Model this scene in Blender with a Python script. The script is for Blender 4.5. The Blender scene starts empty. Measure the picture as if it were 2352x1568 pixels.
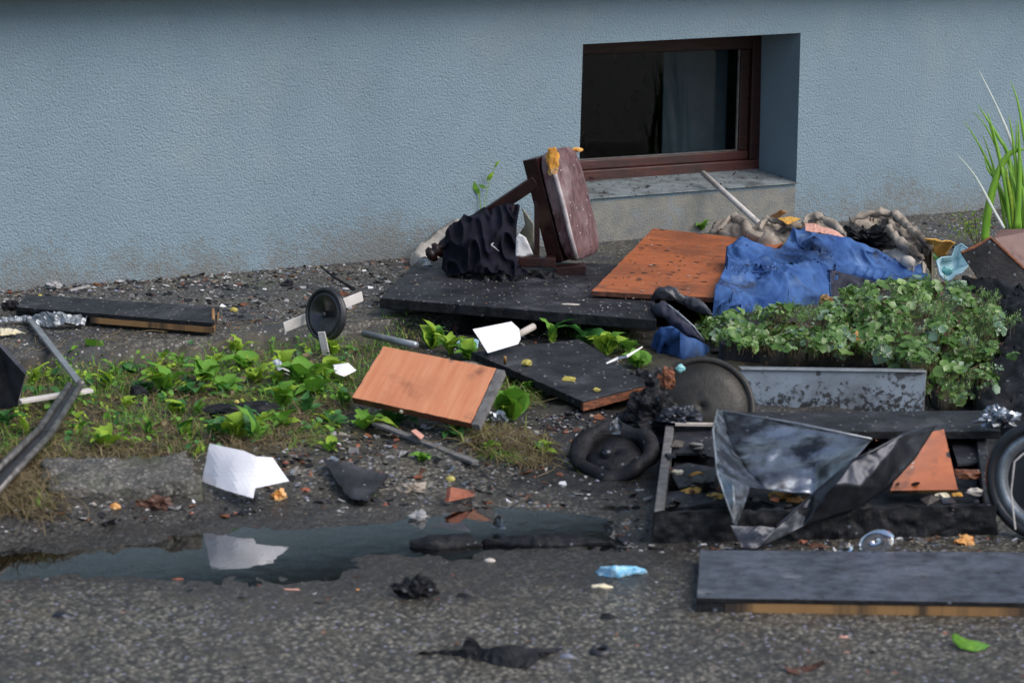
import bpy, bmesh, math, random
import numpy as np
from mathutils import Vector, Matrix, noise
from mathutils.geometry import delaunay_2d_cdt

# ------------------------------------------------------------------ camera, light, exposure
S = bpy.context.scene
COL = S.collection
FPX, PITCH, ROLL, CAMH = 5622.8, 0.2, 0.0124, 1.5
Fv = Vector((0, math.cos(PITCH), -math.sin(PITCH)))
BU = Vector((0, math.sin(PITCH), math.cos(PITCH)))
BR = Vector((1, 0, 0))
Rv = math.cos(ROLL) * BR + math.sin(ROLL) * BU
Uv = math.cos(ROLL) * BU - math.sin(ROLL) * BR
CP = Vector((0, 0, CAMH))
cd = bpy.data.cameras.new('camera')
cam = bpy.data.objects.new('camera', cd)
COL.objects.link(cam)
cam.matrix_world = Matrix(((Rv.x, Uv.x, -Fv.x, CP.x), (Rv.y, Uv.y, -Fv.y, CP.y), (Rv.z, Uv.z, -Fv.z, CP.z), (0, 0, 0, 1)))
cd.sensor_width = 36.0
cd.lens = 36.0 * FPX / 2352.0
cd.clip_start = 0.1
cd.clip_end = 500
cd.dof.use_dof = True
cd.dof.focus_distance = 7.9
cd.dof.aperture_fstop = 6.5
S.camera = cam

world = bpy.data.worlds.new("World")
S.world = world
world.use_nodes = True
wn = world.node_tree
wn.nodes.clear()
sky = wn.nodes.new('ShaderNodeTexSky')
sky.sky_type = 'NISHITA'
sky.sun_disc = False
SUN_EL, SUN_AZ = math.radians(48), math.radians(118)     # azimuth from +Y towards +X
sky.sun_elevation = SUN_EL
sky.sun_rotation = SUN_AZ
sky.altitude = 200
sky.air_density = 1.0
sky.dust_density = 2.0
bg = wn.nodes.new('ShaderNodeBackground')
bg.inputs['Strength'].default_value = 0.10
wo = wn.nodes.new('ShaderNodeOutputWorld')
wn.links.new(sky.outputs[0], bg.inputs['Color'])
wn.links.new(bg.outputs[0], wo.inputs['Surface'])

sd = bpy.data.lights.new('sun', 'SUN')
sd.energy = 1.5
sd.angle = math.radians(50)
sd.color = (1.0, 0.95, 0.88)
sun = bpy.data.objects.new('sun', sd)
COL.objects.link(sun)
sdir = Vector((math.sin(SUN_AZ) * math.cos(SUN_EL), math.cos(SUN_AZ) * math.cos(SUN_EL), math.sin(SUN_EL)))
sun.rotation_euler = sdir.to_track_quat('Z', 'Y').to_euler()
sun.location = (4, -4, 8)

S.view_settings.view_transform = 'Standard'
S.view_settings.look = 'None'
S.view_settings.exposure = 1.0
S.view_settings.gamma = 1.0
S.view_settings.use_curve_mapping = False
S.cycles.use_denoising = True

rnd = random.Random(7)

# ------------------------------------------------------------------ geometry of the place
TH = 0.5318
T = Vector((math.cos(TH), math.sin(TH), 0))       # along the wall
N = Vector((-math.sin(TH), math.cos(TH), 0))      # into the wall
WO = Vector((0, 8.573, 0))
ZA, ZS = 0.0975, 0.055                             # apron and soil levels


def ray(u, v):
    return (Fv * FPX + Rv * (u - 1176) - Uv * (v - 784)).normalized()


def sdist(p):                                      # distance in front of the wall
    return -(Vector((p.x, p.y, 0)) - WO).dot(N)


def tdist(p):
    return (Vector((p.x, p.y, 0)) - WO).dot(T)


def WP(s, z, d=0.0):
    return WO + T * s + N * d + Vector((0, 0, z))


def H(u, v, z):                                    # point of the view line at a height, kept in front of the wall
    d = ray(u, v)
    p = CP + d * ((z - CAMH) / d.z)
    if sdist(p) < 0.012:
        k = (sdist(CP) - 0.012) / (sdist(CP) - sdist(CP + d))
        p = CP + d * k
    return p


def AY(u, v, y):
    d = ray(u, v)
    return CP + d * (y / d.y)


def onwall(u, v, dd=0.0):
    d = ray(u, v)
    k = (sdist(CP) + dd) / (sdist(CP) - sdist(CP + d))
    p = CP + d * k
    return tdist(p), p.z


S_AP = sum(sdist(H(u, v, ZA)) for u, v in ((30, 806), (350, 783), (690, 756))) / 3
S_KB = sdist(H(300, 1160, 0.03))
PUD = [H(u, v, 0) for u, v in ((-60, 1345), (-60, 1250), (200, 1222), (450, 1192), (900, 1172), (1200, 1150), (1480, 1150), (1540, 1235),
                               (1420, 1268), (1100, 1285), (760, 1335), (420, 1362), (150, 1362))]


def in_poly(x, y, P):
    c = False
    n = len(P)
    for i in range(n):
        a, b = P[i], P[(i + 1) % n]
        if (a.y > y) != (b.y > y) and x < (b.x - a.x) * (y - a.y) / (b.y - a.y) + a.x:
            c = not c
    return c


def seg_d(x, y, P):
    best = 9e9
    n = len(P)
    for i in range(n):
        a, b = P[i], P[(i + 1) % n]
        ex, ey = b.x - a.x, b.y - a.y
        k = max(0, min(1, ((x - a.x) * ex + (y - a.y) * ey) / (ex * ex + ey * ey + 1e-12)))
        best = min(best, math.hypot(a.x + ex * k - x, a.y + ey * k - y))
    return best


def fbm(x, y, z=0.0, o=3):
    return noise.fractal((x, y, z), 0.8, 2.0, o)


def smooth(a, b, x):
    k = max(0.0, min(1.0, (x - a) / (b - a)))
    return k * k * (3 - 2 * k)


def ground(x, y):
    p = Vector((x, y, 0))
    s = sdist(p)
    t = tdist(p)
    sk = S_KB + 0.035 * fbm(t * 2.3, 3.1)
    if s < S_AP + 0.012 * fbm(t * 5, 0.3):
        return ZA + 0.004 * fbm(x * 6, y * 6, 2.0) - 0.006 * smooth(0.0, -2.2, t)
    gap = 1 - smooth(S_AP + .05, S_AP + .14, s)
    soil = ZS - .055 * gap + 0.016 * fbm(x * 4, y * 4, 5.0) + 0.007 * fbm(x * 17, y * 17, 1.0)
    road = 0.0035 * fbm(x * 5, y * 5, 9.0) + 0.0012 * fbm(x * 30, y * 30)
    if in_poly(x, y, PUD):
        road -= min(0.020, 0.10 * seg_d(x, y, PUD)) - .010 * fbm(x * 6, y * 6, 3.3) + .004 * fbm(x * 45, y * 45)
    else:
        road += 0.002
    k = smooth(sk - 0.10, sk + 0.10, s)
    deb = 0.02 * math.exp(-((s - sk) / 0.14) ** 2) * (0.6 + fbm(x * 9, y * 9, 4.0)) if s > sk - 0.3 else 0
    if in_poly(x, y, PUD):
        deb *= 0.15
    return soil * (1 - k) + road * k + deb * k


def G(u, v, h=0.0):                                # where the view line meets the ground
    z = 0.03
    for _ in range(6):
        p = H(u, v, z + h)
        z = 0.5 * z + 0.5 * ground(p.x, p.y)
    p = H(u, v, z + h)
    return p


# zoomed readings of the photograph -> frame of 2352 x 1568
def zoomed(u0, v0, k):
    return lambda x, y: (u0 + k * x, v0 + k * y)


Z1 = zoomed(871.1, 272.2, .3038)
Z3 = zoomed(1429.2, 442.4, .3924)
Z4 = zoomed(1429.2, 782.6, .4123)
Z5 = zoomed(0, 578.5, .4123)
Z6 = zoomed(612.5, 646.5, .3762)
ZI = zoomed(2007.6, 136.1, .3039)
ZJ = zoomed(1599.3, 462.8, .24595)


# ------------------------------------------------------------------ materials
def mat(name, c1, c2=None, sc=20, stretch=(1, 1, 1), stain=None, speck=None, speck2=None, rough=(.45, .7), bump=.3, bsc=120,
        metal=0.0, uv=False, spec=0.5, trans=0.0, coat=0.0, ramp=(.35, .65), dirt=None, soot=None, bvor=0, agg=0):
    m = bpy.data.materials.new(name)
    m.use_nodes = True
    nt = m.node_tree
    nd, lk = nt.nodes, nt.links
    bs = nd['Principled BSDF']
    tc = nd.new('ShaderNodeTexCoord')
    mp = nd.new('ShaderNodeMapping')
    mp.inputs['Scale'].default_value = stretch
    lk.new(tc.outputs['UV' if uv else 'Object'], mp.inputs['Vector'])
    co = mp.outputs[0]
    raw = tc.outputs['UV' if uv else 'Object']

    def nz(scale, detail=4, vec=None, rg=.6):
        n = nd.new('ShaderNodeTexNoise')
        n.inputs['Scale'].default_value = scale
        n.inputs['Detail'].default_value = detail
        n.inputs['Roughness'].default_value = rg
        lk.new(vec if vec is not None else co, n.inputs['Vector'])
        return n.outputs['Fac']

    def rng(src, a, b, lo=0., hi=1.):
        r = nd.new('ShaderNodeMapRange')
        r.inputs[1].default_value, r.inputs[2].default_value = a, b
        r.inputs[3].default_value, r.inputs[4].default_value = lo, hi
        lk.new(src, r.inputs[0])
        return r.outputs[0]

    def mix(f, a, b):
        x = nd.new('ShaderNodeMix')
        x.data_type = 'RGBA'
        lk.new(f, x.inputs[0])
        for sck, val in ((x.inputs[6], a), (x.inputs[7], b)):
            if isinstance(val, tuple):
                sck.default_value = (*val, 1)
            else:
                lk.new(val, sck)
        return x.outputs[2]
    c2 = c2 or tuple(k * .6 for k in c1)
    if agg:                                    # packed aggregate: every grain its own tone
        va = nd.new('ShaderNodeTexVoronoi')
        va.inputs['Scale'].default_value = agg
        lk.new(co, va.inputs['Vector'])
        sa = nd.new('ShaderNodeSeparateColor')
        lk.new(va.outputs['Color'], sa.inputs[0])
        pw = nd.new('ShaderNodeMath')
        pw.operation = 'POWER'
        pw.inputs[1].default_value = 1.7
        lk.new(sa.outputs[1], pw.inputs[0])
        m2_ = nd.new('ShaderNodeMath')
        m2_.operation = 'MULTIPLY'
        lk.new(pw.outputs[0], m2_.inputs[0])
        lk.new(rng(va.outputs['Distance'], .1, .6, 1.0, .25), m2_.inputs[1])
        col = mix(m2_.outputs[0], c1, c2)
    else:
        col = mix(rng(nz(sc), ramp[0], ramp[1]), c1, c2)
    if stain:
        for st in (stain if isinstance(stain, list) else [stain]):
            col = mix(rng(nz(st[1], 5, raw), st[2], st[3], 0, st[4] if len(st) > 4 else 1), col, st[0])
    for sp in (speck, speck2):
        if sp:
            vo = nd.new('ShaderNodeTexVoronoi')
            vo.inputs['Scale'].default_value = sp[1]
            lk.new(raw, vo.inputs['Vector'])
            ds = rng(vo.outputs['Distance'], .22, .3, 1, 0)
            sx = nd.new('ShaderNodeSeparateColor')
            lk.new(vo.outputs['Color'], sx.inputs[0])
            pick = rng(sx.outputs[0], sp[2], sp[2] + .01)
            mu = nd.new('ShaderNodeMath')
            mu.operation = 'MULTIPLY'
            lk.new(ds, mu.inputs[0])
            lk.new(pick, mu.inputs[1])
            col = mix(mu.outputs[0], col, sp[0])
    if dirt:                                   # soil splashed up a wall: (colour, z low, z high)
        sp_ = nd.new('ShaderNodeSeparateXYZ')
        lk.new(tc.outputs['Object'], sp_.inputs[0])
        ad = nd.new('ShaderNodeMath')
        ad.operation = 'ADD'
        lk.new(sp_.outputs[2], ad.inputs[0])
        ad3 = nd.new('ShaderNodeMath')
        ad3.operation = 'ADD'
        lk.new(rng(nz(3.0, 7, tc.outputs['Object'], .75), .2, .8, -dirt[3], dirt[3]), ad3.inputs[0])
        lk.new(rng(nz(60, 3, tc.outputs['Object'], .7), .25, .75, -.1, .1), ad3.inputs[1])
        lk.new(ad3.outputs[0], ad.inputs[1])
        col = mix(rng(ad.outputs[0], dirt[1], dirt[2], dirt[4], 0), col, dirt[0])
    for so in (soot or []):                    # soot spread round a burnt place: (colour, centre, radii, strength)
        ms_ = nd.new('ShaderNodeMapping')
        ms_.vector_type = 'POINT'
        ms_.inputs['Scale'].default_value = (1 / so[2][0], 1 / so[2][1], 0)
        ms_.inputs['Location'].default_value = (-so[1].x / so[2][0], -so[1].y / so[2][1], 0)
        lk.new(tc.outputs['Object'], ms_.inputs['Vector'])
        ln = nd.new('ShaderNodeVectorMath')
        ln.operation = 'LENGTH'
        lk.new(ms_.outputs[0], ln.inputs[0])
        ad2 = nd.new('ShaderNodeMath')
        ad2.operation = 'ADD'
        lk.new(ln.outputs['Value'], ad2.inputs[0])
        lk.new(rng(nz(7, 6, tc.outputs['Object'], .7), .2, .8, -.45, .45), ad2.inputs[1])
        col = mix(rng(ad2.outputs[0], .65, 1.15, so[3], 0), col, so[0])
    lk.new(col, bs.inputs['Base Color'])
    lk.new(rng(nz(sc * .6 + 3, 3), .3, .7, rough[0], rough[1]), bs.inputs['Roughness'])
    bs.inputs['Metallic'].default_value = metal
    bs.inputs['Specular IOR Level'].default_value = spec
    if coat:
        bs.inputs['Coat Weight'].default_value = coat
        bs.inputs['Coat Roughness'].default_value = .12
    if bump:
        bp = nd.new('ShaderNodeBump')
        bp.inputs['Strength'].default_value = bump
        bp.inputs['Distance'].default_value = .004
        if bvor:
            vb = nd.new('ShaderNodeTexVoronoi')
            vb.feature = 'SMOOTH_F1'
            vb.inputs['Scale'].default_value = bvor
            lk.new(co, vb.inputs['Vector'])
            mh = nd.new('ShaderNodeMath')
            mh.operation = 'SUBTRACT'
            lk.new(nz(bsc, 6, None, .75), mh.inputs[0])
            lk.new(vb.outputs['Distance'], mh.inputs[1])
            lk.new(mh.outputs[0], bp.inputs['Height'])
        else:
            lk.new(nz(bsc, 4), bp.inputs['Height'])
        lk.new(bp.outputs[0], bs.inputs['Normal'])
    if trans:
        tr = nd.new('ShaderNodeBsdfTranslucent')
        lk.new(col, tr.inputs['Color'])
        ms = nd.new('ShaderNodeMixShader')
        ms.inputs[0].default_value = trans
        lk.new(bs.outputs[0], ms.inputs[1])
        lk.new(tr.outputs[0], ms.inputs[2])
        lk.new(ms.outputs[0], nd['Material Output'].inputs['Surface'])
    m['principled'] = bs.name
    return m


M = {}
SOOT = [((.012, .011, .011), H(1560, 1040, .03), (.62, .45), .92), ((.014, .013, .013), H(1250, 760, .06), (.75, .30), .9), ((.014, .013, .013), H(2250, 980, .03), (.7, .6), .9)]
M['plaster'] = mat('roughcast_plaster', (.188, .258, .303), (.212, .283, .325), sc=3, rough=(.75, .9), bump=.85, bsc=140, bvor=165,
                   stain=[((.155, .205, .24), 1.6, .45, .75, .7), ((.25, .295, .32), 3.1, .55, .75, .5), ((.10, .115, .12), 55, .64, .74, .6)], dirt=((.165, .15, .125), .06, .22, .2, .7), spec=.3)
M['sill'] = mat('sill_plaster', (.20, .235, .25), (.13, .15, .155), sc=22, rough=(.5, .8), bump=1.0, bsc=120, speck=((.02, .02, .02), 40, .8), stain=((.06, .06, .06), 9, .5, .68))
M['dirty'] = mat('dirty_plaster', (.22, .21, .18), (.15, .155, .15), sc=20, rough=(.7, .9), bump=1.0, bsc=170, stain=((.26, .3, .32), 5, .5, .7))
M['asphalt'] = mat('wet_asphalt', (.028, .025, .020), (.37, .34, .275), sc=60, rough=(.2, .6), bump=1.0, bsc=120, bvor=105, agg=105,
                   stain=[((.030, .028, .026), 2.6, .5, .7, .75), ((.16, .155, .165), 5.0, .62, .78, .5), ((.09, .075, .05), 9, .52, .7, .5)],
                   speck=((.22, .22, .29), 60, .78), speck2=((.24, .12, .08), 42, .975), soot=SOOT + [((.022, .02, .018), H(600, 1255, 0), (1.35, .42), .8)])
M['earth'] = mat('wet_soil', (.022, .019, .013), (.062, .052, .033), sc=24, rough=(.4, .85), bump=1.0, bsc=110,
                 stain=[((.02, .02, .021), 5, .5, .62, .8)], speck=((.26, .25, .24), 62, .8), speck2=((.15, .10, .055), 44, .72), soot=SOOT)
M['concrete'] = mat('old_concrete', (.03, .027, .023), (.29, .27, .225), sc=30, rough=(.35, .8), bump=1.0, bsc=120, bvor=120, agg=120,
                    stain=[((.035, .035, .04), 6, .47, .6, .85), ((.075, .085, .035), 3.5, .56, .7, .55)], speck=((.3, .29, .29), 72, .84), speck2=((.02, .02, .02), 50, .7))
M['kerb'] = mat('kerb_concrete', (.06, .056, .05), (.30, .285, .25), sc=20, bvor=110, agg=110, rough=(.6, .9), bump=1.0, bsc=90, stain=((.05, .055, .03), 6, .5, .7))
M['char'] = mat('charred_board', (.009, .009, .011), (.028, .028, .034), sc=14, rough=(.4, .7), bump=.8, bsc=90, spec=.3,
                stain=[((.085, .085, .095), 9, .56, .72, .6)], speck=((.22, .2, .18), 75, .86))
M['charwet'] = mat('wet_charred_board', (.035, .04, .05), (.075, .085, .105), sc=22, rough=(.25, .55), bump=1.0, bsc=60, stretch=(1, 1.6, 1), uv=True,
                   stain=[((.12, .135, .165), 6, .45, .72, .8), ((.02, .021, .026), 18, .5, .7, .8), ((.30, .31, .34), 9, .6, .8, .6)], speck=((.02, .02, .02), 40, .9))
M['black'] = mat('black_char', (.005, .005, .006), (.014, .014, .017), sc=30, rough=(.45, .8), bump=.9, spec=.25, bsc=70, speck=((.1, .11, .13), 60, .9))
M['edge'] = mat('raw_wood_edge', (.34, .19, .07), (.2, .1, .035), sc=10, stretch=(.3, 3, 6), uv=True, rough=(.5, .7), bump=.4, bsc=60,
                stain=((.03, .02, .015), 7, .5, .6))
M['orange'] = mat('orange_veneer', (.56, .18, .075), (.57, .22, .10), sc=16, stretch=(.5, 9, 1), uv=False, rough=(.3, .5), bump=.12, bsc=60,
                  speck=((.05, .025, .015), 34, .93))
M['orange_uv'] = mat('orange_veneer_grain', (.55, .185, .08), (.68, .30, .155), sc=5, stretch=(11, .7, 1), uv=True, rough=(.25, .42), bump=.1, bsc=60,
                     stain=[((.40, .12, .055), 2.5, .5, .7, .7), ((.16, .06, .035), 8, .60, .74, .7), ((.62, .40, .30), 20, .66, .76, .5), ((.05, .03, .022), 3.4, .60, .74, .75)], speck=((.1, .06, .06), 20, .955), ramp=(.3, .75))
M['orange_dirty'] = mat('dirty_orange_board', (.42, .125, .045), (.34, .10, .038), sc=5, stretch=(2, 8, 1), uv=True, rough=(.3, .55), bump=.2, bsc=70,
                        stain=[((.17, .06, .03), 4, .45, .68, .8), ((.05, .03, .022), 9, .58, .7, .8)], speck=((.018, .014, .012), 26, .8), speck2=((.3, .27, .24), 70, .93))
M['orange_edge'] = mat('brown_board_edge', (.12, .04, .018), (.06, .022, .012), sc=30, rough=(.4, .6), bump=.3)
M['greyedge'] = mat('grey_bare_edge', (.16, .155, .15), (.08, .075, .07), sc=40, rough=(.6, .8), bump=.7)
M['rot'] = mat('splintered_wood', (.26, .085, .03), (.09, .03, .015), sc=40, stretch=(1, 1, 4), rough=(.5, .8), bump=1.0, bsc=60)
M['vinyl'] = mat('dark_red_upholstery', (.165, .085, .085), (.06, .024, .026), sc=22, stretch=(4, 4, 1.0), rough=(.3, .5), bump=.4, bsc=90,
                 stain=[((.27, .20, .205), 9, .44, .68, .8), ((.035, .015, .015), 6, .56, .7, .7)], speck=((.4, .36, .36), 90, .93))
M['vinyledge'] = mat('pale_worn_piping', (.45, .41, .41), (.26, .21, .21), sc=26, rough=(.35, .5), bump=.3)
M['foam'] = mat('yellow_foam', (.62, .32, .05), (.5, .2, .03), sc=40, rough=(.8, .95), bump=1.0, bsc=60, stain=((.6, .5, .42), 16, .55, .7))
M['darkwood'] = mat('dark_varnished_wood', (.03, .009, .008), (.012, .005, .005), sc=16, rough=(.2, .45), bump=.2, spec=.4)
M['redwood'] = mat('red_brown_frame', (.075, .017, .011), (.035, .009, .007), sc=10, stretch=(1, 1, 9), rough=(.25, .5), bump=.3, stain=[((.15, .085, .08), 6, .56, .74, .5), ((.012, .009, .008), 4, .44, .66, .85)])
M['navy'] = mat('dark_navy_fabric', (.006, .006, .010), (.011, .010, .022), sc=30, rough=(.75, .95), bump=.5, bsc=200, spec=.15)
M['denim'] = mat('blue_denim', (.022, .060, .185), (.075, .160, .37), sc=7, rough=(.75, .92), bump=.5, bsc=300, spec=.15,
                 stain=[((.010, .016, .05), 6, .5, .66, .9), ((.16, .26, .46), 12, .56, .74, .7), ((.03, .028, .03), 10, .6, .7, .8)])
M['denimdark'] = mat('dark_wet_denim', (.018, .02, .032), (.05, .052, .08), sc=9, rough=(.55, .8), bump=.5, bsc=260, spec=.2)
M['beige'] = mat('dirty_beige_fabric', (.37, .315, .26), (.22, .185, .15), sc=12, rough=(.8, .95), bump=.5, bsc=260, spec=.15,
                 stain=[((.05, .043, .038), 7, .52, .66, .85), ((.45, .40, .34), 12, .58, .75, .7)])
M['white_cloth'] = mat('off_white_fabric', (.52, .47, .42), (.42, .37, .31), sc=9, rough=(.8, .95), bump=.4, bsc=240, spec=.15, speck=((.03, .03, .03), 45, .9), stain=((.2, .17, .15), 8, .6, .75))
M['paper'] = mat('white_paper', (.78, .77, .78), (.70, .69, .71), sc=4, rough=(.5, .7), bump=.05, trans=.15)
M['paper_red'] = mat('white_paper_red_mark', (.78, .76, .77), (.68, .66, .68), sc=5, rough=(.5, .7), bump=.05, stain=((.55, .13, .08), 14, .60, .68, .8))
M['paper_pink'] = mat('white_paper_pink_smudge', (.80, .78, .80), (.74, .72, .74), sc=4, rough=(.5, .7), bump=.05, stain=[((.62, .33, .28), 9, .69, .78, .7), ((.55, .52, .5), 14, .6, .75, .5)])
M['peach'] = mat('peach_card', (.60, .31, .24), (.5, .25, .19), sc=6, rough=(.6, .8), bump=.1)
M['yellow'] = mat('yellow_card', (.62, .36, .075), (.55, .27, .045), sc=10, rough=(.5, .7), bump=.2, stain=((.2, .10, .05), 12, .6, .72))
M['cream'] = mat('cream_paper', (.66, .60, .45), (.6, .5, .3), sc=6, rough=(.6, .8), bump=.1)
M['aqua'] = mat('pale_aqua_plastic', (.36, .58, .66), (.30, .52, .60), sc=5, rough=(.25, .4), bump=.1, trans=.25)
M['aquadeep'] = mat('sea_green_stain', (.12, .38, .36), (.3, .55, .6), sc=30, rough=(.3, .5), bump=.1)
M['blue_plastic'] = mat('sky_blue_plastic', (.05, .36, .60), (.45, .62, .72), sc=60, rough=(.25, .4), bump=.1)
M['metal'] = mat('sooty_sheet_metal', (.38, .41, .45), (.13, .145, .17), sc=7, rough=(.2, .45), bump=.5, bsc=28, metal=.85,
                 stain=[((.022, .022, .025), 10, .45, .60, .92), ((.07, .05, .035), 16, .6, .72, .6), ((.6, .62, .66), 14, .64, .74, .6)])
M['metaldark'] = mat('blackened_sheet_metal', (.03, .031, .037), (.06, .065, .08), sc=8, rough=(.25, .45), bump=.25, bsc=40, metal=.7,
                     stain=[((.4, .43, .48), 6, .62, .72, .8)])
M['bluemetal'] = mat('grey_blue_enamel', (.17, .205, .245), (.15, .185, .225), sc=4, rough=(.3, .5), bump=.1, uv=True,
                     stain=[((.014, .014, .016), 7, .57, .60, .95), ((.05, .052, .058), 5, .45, .7, .8), ((.08, .09, .11), 3.5, .55, .72, .7)], speck=((.02, .02, .025), 34, .8), dirt=((.012, .012, .013), .0, .045, .03, 1.0))
M['alu'] = mat('dull_aluminium', (.34, .36, .38), (.22, .235, .25), sc=30, rough=(.3, .5), bump=.1, metal=.55)
M['tubegrey'] = mat('dirty_steel_tube', (.17, .16, .15), (.06, .055, .05), sc=25, rough=(.3, .55), bump=.3, metal=.5)
M['whitewood'] = mat('white_painted_lath', (.62, .58, .55), (.46, .42, .39), sc=12, rough=(.5, .7), bump=.2, stain=((.16, .13, .11), 12, .6, .72))
M['rubber'] = mat('black_rubber', (.014, .014, .016), (.03, .03, .034), sc=20, rough=(.3, .55), bump=.2)
M['shinyblack'] = mat('shiny_black_disc', (.016, .016, .018), (.03, .03, .033), sc=8, rough=(.18, .35), bump=.1, spec=.6)
M['shoe'] = mat('dark_scuffed_leather', (.022, .022, .028), (.07, .07, .08), sc=12, rough=(.25, .5), bump=.3, stain=((.25, .23, .24), 10, .62, .74, .7))
M['lid'] = mat('sooty_brown_metal', (.020, .018, .014), (.036, .032, .026), sc=12, rough=(.45, .7), bump=.3, metal=.2, stain=[((.006, .006, .006), 5, .46, .6, .92)], speck=((.01, .01, .01), 30, .88))
M['leafy'] = mat('bright_weed_leaf', (.19, .40, .035), (.085, .24, .024), sc=60, rough=(.5, .75), bump=.5, bsc=90, trans=.3, stain=((.10, .13, .03), 30, .6, .75, .7))
M['leafyellow'] = mat('yellow_green_leaf', (.36, .50, .035), (.19, .36, .03), sc=60, rough=(.5, .75), bump=.5, bsc=90, trans=.3, stain=((.22, .17, .05), 30, .62, .75, .6))
M['leafdark'] = mat('deep_green_leaf', (.035, .125, .03), (.055, .18, .035), sc=30, rough=(.25, .45), bump=.3, bsc=120, trans=.2)
M['cover1'] = mat('cover_leaf', (.06, .13, .026), (.11, .21, .04), sc=40, rough=(.2, .4), bump=.2, trans=.2)
M['cover2'] = mat('cover_leaf_pale', (.22, .34, .085), (.13, .24, .06), sc=40, rough=(.2, .4), bump=.2, trans=.25)
M['cover3'] = mat('cover_leaf_grey', (.20, .29, .19), (.09, .17, .09), sc=40, rough=(.15, .3), bump=.2, trans=.15)
M['iris'] = mat('iris_blade', (.16, .38, .03), (.27, .50, .06), sc=14, stretch=(6, 6, .6), rough=(.3, .45), bump=.2, trans=.3)
M['irispale'] = mat('bleached_blade', (.62, .64, .60), (.45, .52, .45), sc=10, rough=(.4, .6), bump=.1, trans=.2)
M['grass'] = mat('olive_grass', (.16, .20, .032), (.27, .27, .06), sc=20, rough=(.5, .7), bump=0, trans=.25)
M['straw'] = mat('dry_grass', (.22, .17, .085), (.12, .085, .04), sc=20, rough=(.6, .8), bump=0, trans=.2)
M['grassgreen'] = mat('green_grass', (.15, .31, .035), (.09, .22, .025), sc=20, rough=(.45, .65), bump=0, trans=.3)
M['stone1'] = mat('pale_stone', (.36, .35, .35), (.22, .215, .21), sc=40, rough=(.5, .8), bump=.4)
M['stone2'] = mat('dark_stone', (.05, .05, .055), (.09, .085, .08), sc=40, rough=(.35, .7), bump=.4)
M['stone3'] = mat('tan_stone', (.17, .145, .105), (.11, .09, .065), sc=40, rough=(.5, .8), bump=.4)
M['stone4'] = mat('bluish_stone', (.17, .18, .235), (.1, .105, .14), sc=40, rough=(.4, .7), bump=.4)
M['brick'] = mat('reddish_fragment', (.30, .095, .045), (.17, .05, .03), sc=30, rough=(.5, .8), bump=.5)
M['apple'] = mat('yellow_fruit', (.45, .36, .08), (.34, .30, .07), sc=20, rough=(.3, .5), bump=.1)
M['orangebit'] = mat('orange_scrap', (.62, .22, .03), (.6, .38, .16), sc=30, rough=(.4, .6), bump=.2)
M['brownleaf'] = mat('brown_dead_leaf', (.11, .045, .025), (.06, .025, .016), sc=30, rough=(.5, .7), bump=.4, trans=.1)
M['brownskin'] = mat('brown_burnt_cover', (.115, .058, .045), (.19, .11, .095), sc=6, rough=(.5, .75), bump=.4, bsc=80, stain=((.02, .013, .01), 7, .52, .65, .9))
M['shadewood'] = mat('shaded_window_frame', (.030, .008, .006), (.012, .005, .004), sc=10, stretch=(1, 1, 9), rough=(.35, .6), bump=.3, spec=.3)  # darker copy of the red frame colour, shade of the niche painted in
M['reflection_panel'] = mat('blue_grey_reflection', (.17, .22, .28), (.10, .13, .165), sc=5, rough=(.7, .9), bump=.2)  # tone of the reveal's reflection, put into a colour
M['ash'] = mat('brown_ash', (.10, .082, .066), (.035, .03, .026), sc=40, rough=(.5, .8), bump=.8)
M['white'] = mat('white_print', (.6, .58, .62), (.55, .53, .58), rough=(.6, .7), bump=0)


def glassmat(name, tint, ior=1.45, rough=.03, alpha=.0):
    m = bpy.data.materials.new(name)
    m.use_nodes = True
    b = m.node_tree.nodes['Principled BSDF']
    b.inputs['Base Color'].default_value = (*tint, 1)
    b.inputs['Transmission Weight'].default_value = 1.0
    b.inputs['IOR'].default_value = ior
    b.inputs['Roughness'].default_value = rough
    return m


M['clear'] = glassmat('clear_plastic', (.93, .94, .95), 1.45, .06)


def pane_mat():
    m = bpy.data.materials.new('window_glass')
    m.use_nodes = True
    nt = m.node_tree
    nt.nodes.clear()
    o = nt.nodes.new('ShaderNodeOutputMaterial')
    g = nt.nodes.new('ShaderNodeBsdfGlossy')
    g.inputs['Roughness'].default_value = .02
    t = nt.nodes.new('ShaderNodeBsdfTransparent')
    t.inputs['Color'].default_value = (.6, .64, .64, 1)
    fr = nt.nodes.new('ShaderNodeFresnel')
    fr.inputs['IOR'].default_value = 1.22
    mx = nt.nodes.new('ShaderNodeMixShader')
    nt.links.new(fr.outputs[0], mx.inputs[0])
    nt.links.new(t.outputs[0], mx.inputs[1])
    nt.links.new(g.outputs[0], mx.inputs[2])
    nt.links.new(mx.outputs[0], o.inputs[0])
    return m


M['pane'] = pane_mat()


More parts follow.
